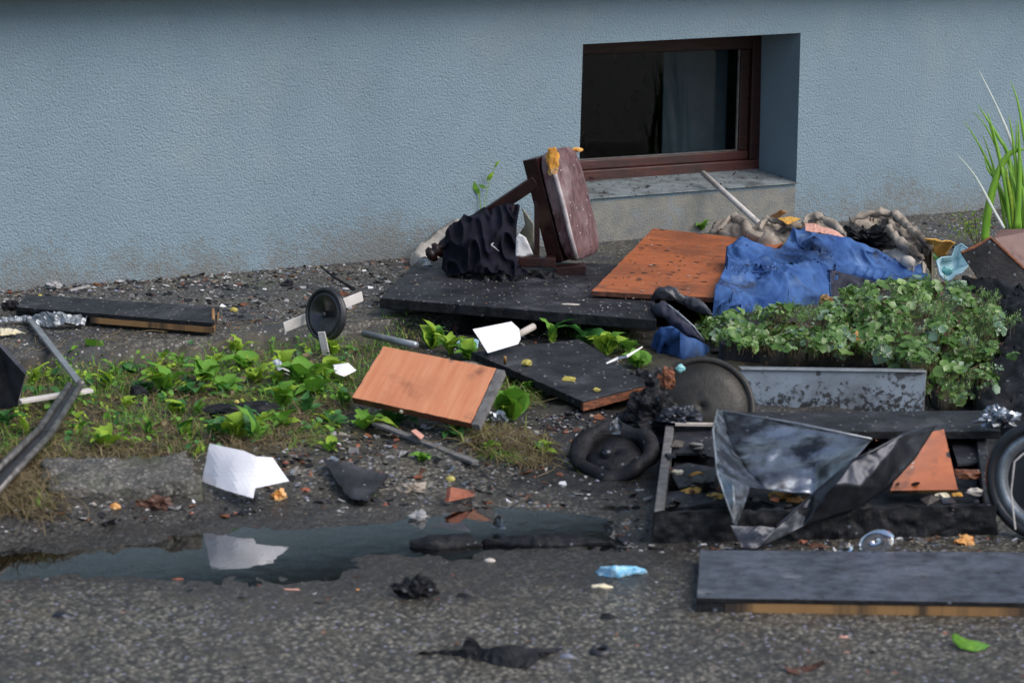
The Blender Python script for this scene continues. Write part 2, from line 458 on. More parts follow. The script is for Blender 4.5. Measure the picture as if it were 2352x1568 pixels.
def water_mat():
    m = bpy.data.materials.new('puddle_water')
    m.use_nodes = True
    nt = m.node_tree
    nt.nodes.clear()
    o = nt.nodes.new('ShaderNodeOutputMaterial')
    g = nt.nodes.new('ShaderNodeBsdfGlossy')
    g.inputs['Roughness'].default_value = .02
    t = nt.nodes.new('ShaderNodeBsdfTransparent')
    t.inputs['Color'].default_value = (.72, .68, .6, 1)
    fr = nt.nodes.new('ShaderNodeFresnel')
    fr.inputs['IOR'].default_value = 2.2
    mx = nt.nodes.new('ShaderNodeMixShader')
    nz = nt.nodes.new('ShaderNodeTexNoise')
    nz.inputs['Scale'].default_value = 22
    nz.inputs['Detail'].default_value = 2
    tc = nt.nodes.new('ShaderNodeTexCoord')
    nt.links.new(tc.outputs['Object'], nz.inputs['Vector'])
    bp = nt.nodes.new('ShaderNodeBump')
    bp.inputs['Strength'].default_value = .025
    bp.inputs['Distance'].default_value = .01
    nt.links.new(nz.outputs[0], bp.inputs['Height'])
    nt.links.new(bp.outputs[0], g.inputs['Normal'])
    nt.links.new(bp.outputs[0], fr.inputs['Normal'])
    mu = nt.nodes.new('ShaderNodeMath')
    mu.operation = 'MULTIPLY'
    mu.use_clamp = True
    mu.inputs[1].default_value = 1.45
    nt.links.new(fr.outputs[0], mu.inputs[0])
    nt.links.new(mu.outputs[0], mx.inputs[0])
    nt.links.new(t.outputs[0], mx.inputs[1])
    nt.links.new(g.outputs[0], mx.inputs[2])
    nt.links.new(mx.outputs[0], o.inputs[0])
    return m


M['water'] = water_mat()


# ------------------------------------------------------------------ object helpers
def thing(name, label, cat, loc, group=None):
    o = bpy.data.objects.new(name, None)
    o.empty_display_size = .05
    COL.objects.link(o)
    o.location = loc
    o['label'] = label
    o['category'] = cat
    if group:
        o['group'] = group
    return o


def tag(o, label, cat, group=None):
    o['label'] = label
    o['category'] = cat
    if group:
        o['group'] = group
    return o


def obj(name, geo, m, parent=None, smooth=False, kind=None, bevel=0, solid=0, sub=0, label=None, auto=None):
    """links one mesh object; geo = (verts in world space, faces[, uvs per vertex][, material index per face])"""
    vs, fs = geo[0], geo[1]
    vs = [Vector(v) for v in vs]
    if parent is not None:
        org = Vector((0, 0, 0))
        q = parent
        while q is not None:
            org += Vector(q.location)
            q = q.parent
        loc = Vector((0, 0, 0))
    else:
        lo = Vector((min(v.x for v in vs), min(v.y for v in vs), min(v.z for v in vs)))
        hi = Vector((max(v.x for v in vs), max(v.y for v in vs), max(v.z for v in vs)))
        org = Vector(((lo.x + hi.x) / 2, (lo.y + hi.y) / 2, lo.z))
        loc = org
    if kind == 'structure':
        org = Vector((0, 0, 0))
        loc = org
    me = bpy.data.meshes.new(name)
    me.from_pydata([v - org for v in vs], [], fs)
    mats = m if isinstance(m, (list, tuple)) else [m]
    for k in mats:
        me.materials.append(M[k] if isinstance(k, str) else k)
    if len(geo) > 2 and geo[2]:
        uvl = me.uv_layers.new(name='UVMap')
        li = np.empty(len(me.loops), dtype=np.int32)
        me.loops.foreach_get('vertex_index', li)
        uvl.data.foreach_set('uv', np.array(geo[2], dtype=np.float32)[li].ravel())
    if len(geo) > 3 and geo[3]:
        me.polygons.foreach_set('material_index', np.array(geo[3], dtype=np.int32))
    if smooth:
        me.polygons.foreach_set('use_smooth', [True] * len(me.polygons))
    me.update()
    o = bpy.data.objects.new(name, me)
    COL.objects.link(o)
    o.location = loc
    if parent is not None:
        o.parent = parent
    if kind:
        o['kind'] = kind
    if label:
        o['label'] = label
    if solid:
        md = o.modifiers.new('solid', 'SOLIDIFY')
        md.thickness = solid
        md.offset = -1
    if bevel:
        md = o.modifiers.new('bevel', 'BEVEL')
        md.width = bevel
        md.segments = 2
        md.limit_method = 'ANGLE'
    if sub:
        md = o.modifiers.new('sub', 'SUBSURF')
        md.levels = md.render_levels = sub
    return o


def join(*gs):
    vs, fs = [], []
    for g in gs:
        b = len(vs)
        vs += list(g[0])
        fs += [tuple(i + b for i in f) for f in g[1]]
    return vs, fs


def boxgeo(o, ex, ey, ez):
    o, ex, ey, ez = Vector(o), Vector(ex), Vector(ey), Vector(ez)
    vs = [o, o + ex, o + ex + ey, o + ey, o + ez, o + ex + ez, o + ex + ey + ez, o + ey + ez]
    return vs, [(0, 3, 2, 1), (4, 5, 6, 7), (0, 1, 5, 4), (1, 2, 6, 5), (2, 3, 7, 6), (3, 0, 4, 7)]


def bar(p0, p1, w, h, up=Vector((0, 0, 1))):
    p0, p1 = Vector(p0), Vector(p1)
    d = (p1 - p0).normalized()
    sd_ = d.cross(up).normalized()
    u2 = sd_.cross(d).normalized()
    return boxgeo(p0 - sd_ * w / 2 - u2 * h / 2, p1 - p0, sd_ * w, u2 * h)


def tube(pts, r, seg=10, cap=True):
    pts = [Vector(p) for p in pts]
    rr = r if isinstance(r, (list, tuple)) else [r] * len(pts)
    vs, fs = [], []
    d0 = (pts[1] - pts[0]).normalized()
    a = d0.orthogonal().normalized()
    for i, p in enumerate(pts):
        d = (pts[min(i + 1, len(pts) - 1)] - pts[max(i - 1, 0)]).normalized()
        a = (a - d * a.dot(d)).normalized()
        b = d.cross(a)
        for k in range(seg):
            an = 2 * math.pi * k / seg
            vs.append(p + (a * math.cos(an) + b * math.sin(an)) * rr[i])
    for i in range(len(pts) - 1):
        for k in range(seg):
            k2 = (k + 1) % seg
            fs.append((i * seg + k, i * seg + k2, (i + 1) * seg + k2, (i + 1) * seg + k))
    if cap:
        fs.append(tuple(range(seg))[::-1])
        fs.append(tuple((len(pts) - 1) * seg + k for k in range(seg)))
    return vs, fs


def lathe(p0, p1, prof, seg=16):
    """prof: list of (fraction along, radius)"""
    p0, p1 = Vector(p0), Vector(p1)
    return tube([p0.lerp(p1, f) for f, r in prof], [r for f, r in prof], seg)


def ring(c, ax, prof, seg=28):
    """closed profile [(radius, offset along axis)] turned about an axis"""
    ax = Vector(ax).normalized()
    a = ax.orthogonal().normalized()
    b = ax.cross(a)
    vs, fs = [], []
    n = len(prof)
    for k in range(seg):
        an = 2 * math.pi * k / seg
        dr = a * math.cos(an) + b * math.sin(an)
        for r, o in prof:
            vs.append(Vector(c) + dr * r + ax * o)
    for k in range(seg):
        k2 = (k + 1) % seg
        for i in range(n):
            i2 = (i + 1) % n
            fs.append((k * n + i, k2 * n + i, k2 * n + i2, k * n + i2))
    return vs, fs


def board(a, b, c, d, th, nx=14, ny=10, jit=.0, seed=0, wave=.0):
    """slab from its top corners front-left, front-right, back-right, back-left; uv in metres; faces: 0 top/bottom, 1 sides"""
    a, b, c, d = map(Vector, (a, b, c, d))
    n = (b - a).cross(d - a).normalized()
    W_, L_ = (b - a).length, (d - a).length
    vs, uv, fs, mi = [], [], [], []
    rr = random.Random(seed)
    for layer in (0, 1):
        for j in range(ny + 1):
            for i in range(nx + 1):
                x, y = i / nx, j / ny
                p = a.lerp(b, x).lerp(d.lerp(c, x), y)
                if jit and (i in (0, nx) or j in (0, ny)):
                    k = fbm(p.x * 40 + seed, p.y * 40, p.z * 40, 2)
                    ctr = (a + b + c + d) / 4
                    p = p + (ctr - p).normalized() * max(0, k) * jit
                p = p + n * wave * fbm(p.x * 5 + seed, p.y * 5, 3)
                vs.append(p - n * th * layer)
                uv.append((x * W_ + seed * 1.37, y * L_))
    m_ = (nx + 1) * (ny + 1)
    q = lambda i, j: j * (nx + 1) + i
    for j in range(ny):
        for i in range(nx):
            fs.append((q(i, j), q(i + 1, j), q(i + 1, j + 1), q(i, j + 1)))
            mi.append(0)
            fs.append(tuple(m_ + k for k in (q(i, j + 1), q(i + 1, j + 1), q(i + 1, j), q(i, j))))
            mi.append(0)
    for i in range(nx):
        fs.append((q(i, 0), m_ + q(i, 0), m_ + q(i + 1, 0), q(i + 1, 0)))
        fs.append((q(i + 1, ny), m_ + q(i + 1, ny), m_ + q(i, ny), q(i, ny)))
        mi += [1, 1]
    for j in range(ny):
        fs.append((q(0, j + 1), m_ + q(0, j + 1), m_ + q(0, j), q(0, j)))
        fs.append((q(nx, j), m_ + q(nx, j), m_ + q(nx, j + 1), q(nx, j + 1)))
        mi += [1, 1]
    return vs, fs, uv, mi


def slab(pts, th, down=None):
    """polygon plate with thickness, from its upper outline (counter-clockwise from above)"""
    pts = [Vector(p) for p in pts]
    n = Vector((0, 0, 0))
    for i in range(len(pts)):
        n += pts[i].cross(pts[(i + 1) % len(pts)])
    n.normalize()
    if down is None and n.z < 0:
        pts = pts[::-1]
        n = -n
    k = len(pts)
    low = [p - n * th for p in pts]
    fs = [tuple(range(k)), tuple(range(2 * k - 1, k - 1, -1))]
    fs += [(i, k + i, k + (i + 1) % k, (i + 1) % k) for i in range(k)]
    return pts + low, fs


def blob(c, rx, ry, rz, rough=.35, sub=3, seed=0, freq=1.3, flat=True, rot=0):
    bm = bmesh.new()
    bmesh.ops.create_icosphere(bm, subdivisions=sub, radius=1)
    vs = []
    cr, sr = math.cos(rot), math.sin(rot)
    for v in bm.verts:
        k = 1 + rough * noise.fractal(v.co * freq + Vector((seed * 7.3, seed * 3.1, 0)), .8, 2, 3)
        p = v.co * k
        if flat and p.z < -.35:
            p.z = -.35 + (p.z + .35) * .15
        x, y = p.x * rx, p.y * ry
        vs.append(Vector(c) + Vector((x * cr - y * sr, x * sr + y * cr, p.z * rz)))
    fs = [tuple(v.index for v in f.verts) for f in bm.faces]
    bm.free()
    return vs, fs


def wobble(geo, amp, fr, seed=0):
    return [v + Vector((noise.noise(v * fr + Vector((seed, 0, 0))), noise.noise(v * fr + Vector((0, seed, 5))), noise.noise(v * fr + Vector((3, 0, seed))))) * amp for v in geo[0]], geo[1]


def tps(ctrl):
    P = np.array([(c[0], c[1]) for c in ctrl], float) / 100.
    zv = np.array([c[2] for c in ctrl], float)
    n = len(P)

    def U(r2):
        return np.where(r2 > 1e-12, r2 * np.log(np.maximum(r2, 1e-12)), 0)
    K = U(((P[:, None] - P[None]) ** 2).sum(-1)) + np.eye(n) * 1e-4
    Q = np.c_[np.ones(n), P]
    A = np.block([[K, Q], [Q.T, np.zeros((3, 3))]])
    w = np.linalg.solve(A, np.r_[zv, 0, 0, 0])

    def f(u, v):
        d = U(((P - np.array([u, v]) / 100.) ** 2).sum(-1))
        return float(d @ w[:n] + w[n] + w[n + 1] * u / 100. + w[n + 2] * v / 100.)
    return f


def sheet(outline, ctrl, step=9, fold=.006, ffreq=14, seed=0, skirt=True, stretch=(1, 1, 1), ragged=0.0):
    """cloth or paper laid over things: outline and heights read off the photograph, put at their place in the world"""
    O = []
    n = len(outline)
    for i in range(n):
        a, b = Vector(outline[i]), Vector(outline[(i + 1) % n])
        k = max(1, int((b - a).length / step))
        for j in range(k):
            q = a.lerp(b, j / k)
            if ragged:
                e = (b - a).normalized()
                q = q + Vector((-e.y, e.x)) * ragged * fbm(q.x * .09 + seed, q.y * .09)
            O.append(q)
    nb = len(O)
    pv = [Vector((o.x, o.y, 0)) for o in O]
    us, vv = [o.x for o in O], [o.y for o in O]
    ins = []
    y = min(vv) + step * .5
    row = 0
    while y < max(vv):
        x = min(us) + (row % 2) * step * .5
        while x < max(us):
            if in_poly(x, y, pv) and seg_d(x, y, pv) > step * .45:
                ins.append(Vector((x, y)))
            x += step
        y += step * .85
        row += 1
    pts = O + ins
    r = delaunay_2d_cdt(pts, [], [list(range(nb))], 1, 1e-5)
    V2, F = r[0], r[2]
    f = tps(ctrl)
    V3 = []
    for q in V2:
        z = f(q.x, q.y)
        p = H(q.x, q.y, z)
        g = ground(p.x, p.y)
        if p.z < g + .003:
            p = H(q.x, q.y, g + .003)
        V3.append(p)
    F = [tuple(k) for k in F]
    nrm = [Vector((0, 0, 0)) for _ in V3]
    for k in F:
        nn = (V3[k[1]] - V3[k[0]]).cross(V3[k[2]] - V3[k[0]])
        if nn.dot(CP - V3[k[0]]) < 0:
            nn = -nn
        for i in k:
            nrm[i] += nn
    out = []
    for p, nn in zip(V3, nrm):
        nn = nn.normalized() if nn.length > 0 else Vector((0, 0, 1))
        q = Vector((p.x * stretch[0], p.y * stretch[1], p.z * stretch[2])) * ffreq
        wv_ = Vector((noise.noise(q * .7 + Vector((0, 3, seed))), noise.noise(q * .7 + Vector((7, seed, 0))), 0)) * 1.1
        q = q + wv_
        k = ((1 - min(1, abs(noise.noise(q + Vector((seed * 5.1, 0, 0)))) * 2.2)) ** 2 * 1.5 - .3) + .35 * ((1 - min(1, abs(noise.noise(q * 2.4 + Vector((0, seed, 3)))) * 2.6)) ** 2 * 1.6 - .4) + .2 * noise.noise(q * 5) + .08 * noise.noise(q * 11)
        out.append(p + nn * fold * k)
    F2 = []
    for k in F:
        nn = (out[k[1]] - out[k[0]]).cross(out[k[2]] - out[k[0]])
        F2.append(k if nn.dot(CP - out[k[0]]) > 0 else k[::-1])
    if skirt:                                    # the cloth falls to the ground round its edge
        ed = {}
        for k in F2:
            for i in range(len(k)):
                e = (k[i], k[(i + 1) % len(k)])
                ed[e] = 1
        bd = [e for e in ed if (e[1], e[0]) not in ed]
        cx = sum(p.x for p in out) / len(out)
        cy = sum(p.y for p in out) / len(out)
        m1 = {}
        for a, b in bd:
            for i in (a, b):
                if i not in m1:
                    p = out[i]
                    o = Vector((p.x - cx, p.y - cy, 0))
                    o = o.normalized() * .012 + Vector((0, .02, 0))
                    q = Vector((p.x + o.x, p.y + o.y, 0))
                    if sdist(q) < .01:
                        q = Vector((p.x, p.y, 0))
                    q.z = min(p.z - .001, ground(q.x, q.y) - .004)
                    m1[i] = len(out)
                    out.append(q)
        for a, b in bd:
            F2.append((b, a, m1[a], m1[b]))
    return out, F2


def strip(pts, w, up=None, thick=0):
    """flat ribbon along points, w = width or list"""
    vs, fs = [], []
    n = len(pts)
    for i, p in enumerate(pts):
        d = (Vector(pts[min(i + 1, n - 1)]) - Vector(pts[max(i - 1, 0)])).normalized()
        sd_ = d.cross(up or (CP - Vector(p)).normalized()).normalized()
        ww = w[i] if isinstance(w, (list, tuple)) else w
        vs += [Vector(p) - sd_ * ww / 2, Vector(p) + sd_ * ww / 2]
    for i in range(n - 1):
        fs.append((2 * i, 2 * i + 1, 2 * i + 3, 2 * i + 2))
    return vs, fs


# ------------------------------------------------------------------ ground
def gridpatch(t0, t1, s0, s1, dt, ds, zoff=0.0):
    nt_, ns_ = int((t1 - t0) / dt) + 1, int((s1 - s0) / ds) + 1
    vs, fs = [], []
    for j in range(ns_ + 1):
        for i in range(nt_ + 1):
            t = t0 + (t1 - t0) * i / nt_
            s = s0 + (s1 - s0) * j / ns_
            p = WO + T * t - N * s
            vs.append(Vector((p.x, p.y, ground(p.x, p.y) + zoff)))
    for j in range(ns_):
        for i in range(nt_):
            a = j * (nt_ + 1) + i
            fs.append((a, a + 1, a + nt_ + 2, a + nt_ + 1))
    return vs, fs


# apron along the wall: a slab with its own worn front edge
def apron():
    vs, fs = [], []
    nt_, ns_ = 300, 22
    for j in range(ns_ + 2):
        for i in range(nt_ + 1):
            t = -4 + 9.0 * i / nt_
            e = S_AP + .012 * fbm(t * 5, .3)
            s = -.05 + (e + .05) * min(j, ns_) / ns_
            p = WO + T * t - N * min(s, e - .002)
            z = ground(p.x, p.y) if j < ns_ else ZA - .006
            if j == ns_ + 1:
                z = -.1
            elif j == ns_:
                z = ZA - .004 + .004 * fbm(t * 20, 1)
            q = WO + T * t - N * s
            vs.append(Vector((q.x, q.y, z)))
    for j in range(ns_ + 1):
        for i in range(nt_):
            a = j * (nt_ + 1) + i
            fs.append((a, a + 1, a + nt_ + 2, a + nt_ + 1))
    return vs, [f[::-1] for f in fs]


obj('pavement', apron(), 'concrete', kind='structure', smooth=True)
g = gridpatch(-3.6, 3.4, S_AP - .02, S_KB + .06, .018, .018)
# soil never above the apron edge
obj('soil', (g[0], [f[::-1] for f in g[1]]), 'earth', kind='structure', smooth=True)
g = gridpatch(-4.2, 3.0, S_KB - .06, S_KB + 2.6, .022, .022, .004)
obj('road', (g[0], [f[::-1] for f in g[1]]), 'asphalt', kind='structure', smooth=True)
R_ = 120
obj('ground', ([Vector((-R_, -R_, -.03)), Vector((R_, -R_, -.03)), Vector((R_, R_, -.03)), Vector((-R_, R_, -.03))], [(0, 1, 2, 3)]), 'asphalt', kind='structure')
vs = [Vector((p.x, p.y, -.0035)) for p in PUD]
obj('puddle', (vs, [tuple(range(len(vs)))[::-1]] if (vs[1] - vs[0]).cross(vs[2] - vs[1]).z < 0 else [tuple(range(len(vs)))]), 'water', kind='structure')

# worn kerb stones showing through the soil on the left
kerb_pts = [(112, 1104, 360)]
for (u, v, w) in kerb_pts:
    a = H(u, v + 12, .082)
    b = H(u + w, v - 8, .082)
    dx = (b - a)
    dx.z = 0
    back = Vector((-dx.y, dx.x, 0)).normalized() * .24
    zz = Vector((0, 0, .075))
    a.z = b.z = -.03
    geo = boxgeo(a, dx * .97, back, Vector((0, 0, .112)))
    bmv = bmesh.new()
    for q in geo[0]:
        bmv.verts.new(q)
    bmv.verts.ensure_lookup_table()
    for f in geo[1]:
        bmv.faces.new([bmv.verts[i] for i in f])
    bmesh.ops.subdivide_edges(bmv, edges=bmv.edges[:], cuts=26, use_grid_fill=True)
    vv = [q.co + Vector((0, 0, -.03 * max(0, fbm(q.co.x * 5, q.co.y * 5, 2)))) + Vector((noise.noise(q.co * 22), noise.noise(q.co * 22 + Vector((5, 0, 0))), noise.noise(q.co * 22 + Vector((0, 9, 0))))) * .016 + Vector((noise.noise(q.co * 70), noise.noise(q.co * 70 + Vector((5, 0, 0))), noise.noise(q.co * 70 + Vector((0, 9, 0))))) * .006 for q in bmv.verts]
    bmv.verts.index_update()
    ff = [tuple(q.index for q in f.verts) for f in bmv.faces]
    bmv.free()
    obj('kerb', (vv, ff), 'kerb', kind='structure', smooth=True)

# ------------------------------------------------------------------ house wall with basement window
house = thing('house_wall', 'grey-blue roughcast house wall with a recessed basement window', 'wall', WP(.6, 0, 0))
house['kind'] = 'thing'
wTL, wTR, wBR, wBL = onwall(1339, 102), onwall(1839, 76), onwall(1829, 421), onwall(1328, 459)
DEP = .2525
bBR, bTR = onwall(1739, 384, DEP), onwall(1744, 88, DEP)
sl = (wBR[1] - wBL[1]) / (wBR[0] - wBL[0])
bBL = (wBL[0] - .01, bBR[1] - .4 * sl * (bBR[0] - wBL[0]))
bTL = (wTL[0] - .01, bTR[1] - (wTR[1] - wTL[1]) * .6)
S0, S1, ZT, ZB = -4.2, 5.5, onwall(20, -14)[1], -.2


def wallgrid():
    vs, fs = [], []

    def quad(A, B, C, D, nx, ny):
        b = len(vs)
        for j in range(ny + 1):
            for i in range(nx + 1):
                x, y = i / nx, j / ny
                s = (A[0] * (1 - x) + B[0] * x) * (1 - y) + (D[0] * (1 - x) + C[0] * x) * y
                z = (A[1] * (1 - x) + B[1] * x) * (1 - y) + (D[1] * (1 - x) + C[1] * x) * y
                vs.append(WP(s, z, 0))
        for j in range(ny):
            for i in range(nx):
                k = b + j * (nx + 1) + i
                fs.append((k, k + 1, k + nx + 2, k + nx + 1))
    quad((S0, ZB), (wBL[0], ZB), wBL, (S0, wBL[1]), 4, 2)
    quad((S0, wBL[1]), wBL, wTL, (S0, wTL[1]), 4, 2)
    quad((S0, wTL[1]), wTL, (wTL[0], ZT), (S0, ZT), 4, 1)
    quad(wTL, wTR, (wTR[0], ZT), (wTL[0], ZT), 4, 1)
    quad(wTR, (S1, wTR[1]), (S1, ZT), (wTR[0], ZT), 4, 1)
    quad(wBR, (S1, wBR[1]), (S1, wTR[1]), wTR, 4, 2)
    quad((wBR[0], ZB), (S1, ZB), (S1, wBR[1]), wBR, 4, 2)
    quad((wBL[0], ZB), (wBR[0], ZB), wBR, wBL, 4, 2)
    return vs, fs


obj('plaster', wallgrid(), 'plaster', house)
P3 = lambda q, d: WP(q[0], q[1], d)
rv = [P3(wTL, 0), P3(wTR, 0), P3(wBR, 0), P3(wBL, 0), P3(bTL, DEP + .1), P3(bTR, DEP + .1), P3(bBR, DEP + .1), P3(bBL, DEP + .1)]
obj('reveal', (rv, [(0, 4, 5, 1), (1, 5, 6, 2), (3, 7, 4, 0)]), 'plaster', house)
obj('sill', boxgeo(P3(wBL, -.012), P3(wBR, 0) - P3(wBL, 0), P3(bBL, DEP + .1) - P3(wBL, -.012), Vector((0, 0, .004))), 'sill', house, bevel=.003)
# plaster patch below the sill, dirtier
a0, a1 = (wBL[0] + .005, wBL[1] - .006), (wBR[0] - .005, wBR[1] - .006)
obj('sill_apron', boxgeo(WP(a0[0], ZB, -.003), T * (a1[0] - a0[0]), N * .002, Vector((0, 0, a0[1] - ZB - .004))), 'dirty', house)
# upper facade stepping out above the plinth
fz = ZT
obj('facade_overhang', boxgeo(WP(S0, fz + .004, -.14), T * (S1 - S0), N * .2, Vector((0, 0, 2.6))), 'plaster', house)
obj('upper_wall', boxgeo(WP(S0, fz + .3, .07), T * (S1 - S0), N * .2, Vector((0, 0, 2.4))), 'plaster', house)

win = thing('basement_window', '', '', WP(wTL[0], wBL[1], DEP))
for k in ('label', 'category'):
    del win[k]
win.parent = house
win.location = WP(wTL[0], wBL[1], DEP) - Vector(house.location)


def wbox(s0, s1, z0, z1, d0, d1):
    return boxgeo(WP(s0, z0, d0), T * (s1 - s0), N * (d1 - d0), Vector((0, 0, z1 - z0)))


s0w, s1w = bBL[0] - .02, bBR[0] + .01
z0w, z1w = (bBL[1] + bBR[1]) / 2 - .03, bTR[1] + .03
obj('frame_rail', wbox(s0w, s1w, z0w, z0w + .062, DEP - .012, DEP + .05), 'redwood', win, bevel=.004)
obj('sash_rail', wbox(s0w, s1w - .05, z0w + .0625, z0w + .098, DEP + .004, DEP + .045), 'redwood', win, bevel=.004)
obj('frame_jamb', wbox(s1w - .055, s1w, z0w + .0623, z1w, DEP - .012, DEP + .05), 'shadewood', win, bevel=.004)
obj('sash_stile', wbox(s1w - .098, s1w - .0555, z0w + .0985, z1w - .07, DEP + .004, DEP + .045), 'shadewood', win, bevel=.004)
obj('frame_jamb', wbox(s0w, s0w + .07, z0w + .0985, z1w - .055, DEP - .012, DEP + .05), 'shadewood', win, bevel=.004)
obj('frame_head', wbox(s0w, s1w - .0555, z1w - .069, z1w, DEP - .012, DEP + .05), 'shadewood', win, bevel=.004)
obj('pane', wbox(s0w + .071, s1w - .0985, z0w + .0985, z1w - .0695, DEP + .02, DEP + .024), 'pane', win)
# putty bead round the pane
pz0, pz1, pr = z0w + .0985, z1w - .0695, s1w - .0985
obj('putty', join(wbox(pr - .005, pr, pz0, pz1, DEP + .012, DEP + .0195), wbox(s0w + .071, pr - .0055, pz0, pz0 + .004, DEP + .012, DEP + .0195)), 'greyedge', win)
obj('reflection_panel', wbox(s0w + (s1w - s0w) * .60, s1w - .11, z0w + .07, z1w - .03, DEP + .075, DEP + .082), 'reflection_panel', win)  # added panel standing in for the reveal's reflection in the pane
rm = wbox(s0w, s1w, z0w - .4, z1w + .1, DEP + .06, DEP + 1.6)
obj('room', (rm[0], [f for i, f in enumerate(rm[1]) if i != 2]), 'darkwood', house)

# ------------------------------------------------------------------ boards
def slabthing(name, label, cat, corners, th, mats, group=None, **kw):
    root = thing(name, label, cat, sum((Vector(c) for c in corners), Vector()) / 4 - Vector((0, 0, th)), group)
    return root


# big charcoal table top on the pavement edge
c = [H(872, 684, .155), H(1508, 735, .145), H(1500, 610, .155), H(966, 590, .15)]
o = obj('table_top', board(*c, .032, 44, 44, jit=.010, seed=1), ['char', 'black'], bevel=.003)
tag(o, 'large charcoal table top lying flat under the burnt stool', 'board')
# its support: charred timbers under it
for (u, v) in ((1000, 722), (1330, 742)):
    p = H(u, v, .08)
    q = p + Vector((.1, .75, .02))
    o = obj('charred_timber', bar(p - Vector((0, 0, .02)), q - Vector((0, 0, .0)), .07, .06), 'black', bevel=.004)
    tag(o, 'charred timber propping up the %s half of the large charcoal table top' % ('left' if u < 1100 else 'right'), 'timber')

# long dark board with pale edge strip lying on the pavement
root = thing('long_board', 'long dark board with a pale raw wood edge lying on the pavement by the wall', 'board', G(280, 740))
c = [H(205, 722, .135), H(492, 742, .135), H(503, 705, .14), H(60, 676, .14)]
c0 = [H(35, 705, .135), c[1], c[2], c[3]]
obj('panel', board(*c0, .012, 40, 8, jit=.009, seed=2), ['char', 'black'], root)
cs = [p - Vector((0, 0, .0125)) for p in (c0[0].lerp(c0[1], .38), c0[1], c0[2], c0[2].lerp(c0[3], .62))]
obj('edge_strip', board(*cs, .017, 14, 3, jit=.003, seed=3), ['edge', 'edge'], root)
cs = [p - Vector((0, 0, .0125)) for p in (c0[0], c0[0].lerp(c0[1], .372), c0[2].lerp(c0[3], .63), c0[3])]
obj('charred_strip', board(*[p + Vector((0, .012, 0)) for p in cs], .017, 14, 3, jit=.006, seed=4), ['black', 'black'], root)
obj('dowel', tube([H(490, 738, .13), H(489, 710, .15)], .005, 8), 'edge', root, smooth=True)

# front board
root = thing('front_board', 'wide blackened board with a yellow wood edge lying on the asphalt in front', 'board', G(2000, 1400))
c = [H(1600, 1372, .036), H(2420, 1384, .036), H(2420, 1268, .036), H(1607, 1262, .036)]
obj('panel', board(*c, .010, 26, 10, jit=.002, seed=5), ['charwet', 'black'], root, bevel=.0015)
dn = Vector((0, 0, -.0105))
c2 = [c[0].lerp(c[1], .08) + dn + Vector((0, .002, 0)), c[1] + dn + Vector((0, .002, 0)), c[2] + dn, c[3].lerp(c[2], .08) + dn]
obj('edge_strip', board(*c2, .020, 26, 3, jit=.001, seed=6), ['edge', 'edge'], root)
c2 = [c[0] + dn + Vector((0, .001, 0)), c[0].lerp(c[1], .078) + dn, c[3].lerp(c[2], .078) + dn, c[3] + dn]
obj('charred_strip', board(*c2, .020, 6, 3, jit=.003, seed=7), ['black', 'black'], root)

# orange drawer front propped in the weeds
c = [H(808, 912, .115), H(1082, 972, .105), H(1140, 845, .20), H(880, 794, .205)]
root = thing('drawer_front', 'orange wood-grained drawer front propped at a tilt among the weeds', 'board', G(960, 960))
n_ = (c[1] - c[0]).cross(c[3] - c[0]).normalized()
obj('veneer', board(*c, .018, 28, 28, jit=.004, seed=8), ['orange_uv', 'orange_edge'], root, bevel=.0015)
e = [c[1] + (c[1] - c[0]).normalized() * .001, c[1] + (c[1] - c[0]).normalized() * .024, c[2] + (c[1] - c[0]).normalized() * .026, c[2] + (c[1] - c[0]).normalized() * .001]
obj('bare_edge', board(*[p - n_ * .002 for p in e], .016, 3, 10, jit=.004, seed=9), ['greyedge', 'greyedge'], root)
kc = c[0].lerp(c[1], .42) - n_ * .010 - (c[3] - c[0]).normalized() * .001
obj('screw', lathe(kc, kc - (c[3] - c[0]).normalized() * .004, [(0, .006), (.6, .005), (1, .002)], 10), 'cream', root)
# bricks of rubble it leans on
for i, (u, v) in enumerate(((890, 870), (1070, 890))):
    p = G(u, v + 25)
    p = Vector((p.x, p.y + .10, ground(p.x, p.y + .10) + .035))
    o = obj('rubble_lump', blob(p, .05, .04, .05, .3, 2, 20 + i), 'stone3')
    tag(o, 'tan rubble lump hidden under the %s end of the tilted orange drawer front' % ('left', 'right')[i], 'rubble')

# big orange board behind
c = [H(1358, 668, .172), H(1650, 684, .165), H(1800, 556, .20), H(1500, 524, .19)]
o = obj('orange_board', board(*c, .016, 26, 26, seed=10, jit=.007), ['orange_dirty', 'orange_edge'], bevel=.0015)
tag(o, 'large dirty orange board strewn with soot flakes below the window', 'board')

# dark board lying askew with splintered end
c = [H(1350, 926, .095), H(1468, 905, .10), H(1400, 770, .13), H(1085, 808, .125)]
cc = [H(1340, 922, .095), H(1500, 880, .10), H(1330, 778, .12), H(1082, 808, .115)]
root = thing('askew_board', 'dark rectangular board lying askew with a splintered reddish end and two dowels', 'board', G(1300, 930))
obj('panel', board(*cc, .022, 32, 32, jit=.008, seed=11), ['char', 'black'], root, bevel=.002)
sp = board(cc[0] - Vector((0, .005, .004)), cc[1] - Vector((0, .006, .004)), cc[1] + Vector((-.01, .02, -.004)), cc[0] + Vector((-.01, .02, -.004)), .02, 26, 3, jit=.02, seed=12)
obj('splintered_end', sp, ['rot', 'rot'], root)
for (u, v) in ((1118, 792 + 13), (1160, 832)):
    obj('dowel', tube([H(u, v + 2, .118), H(u, v - 12, .140)], .0045, 8), 'edge', root, smooth=True)

# ------------------------------------------------------------------ burnt stool
YS = 7.75


def s1(x, y, dy=0.0):
    return AY(*Z1(x, y), YS + dy)


stool = thing('burnt_stool', 'burnt padded stool tipped on its side on the charcoal table top', 'stool', s1(1100, 1240))
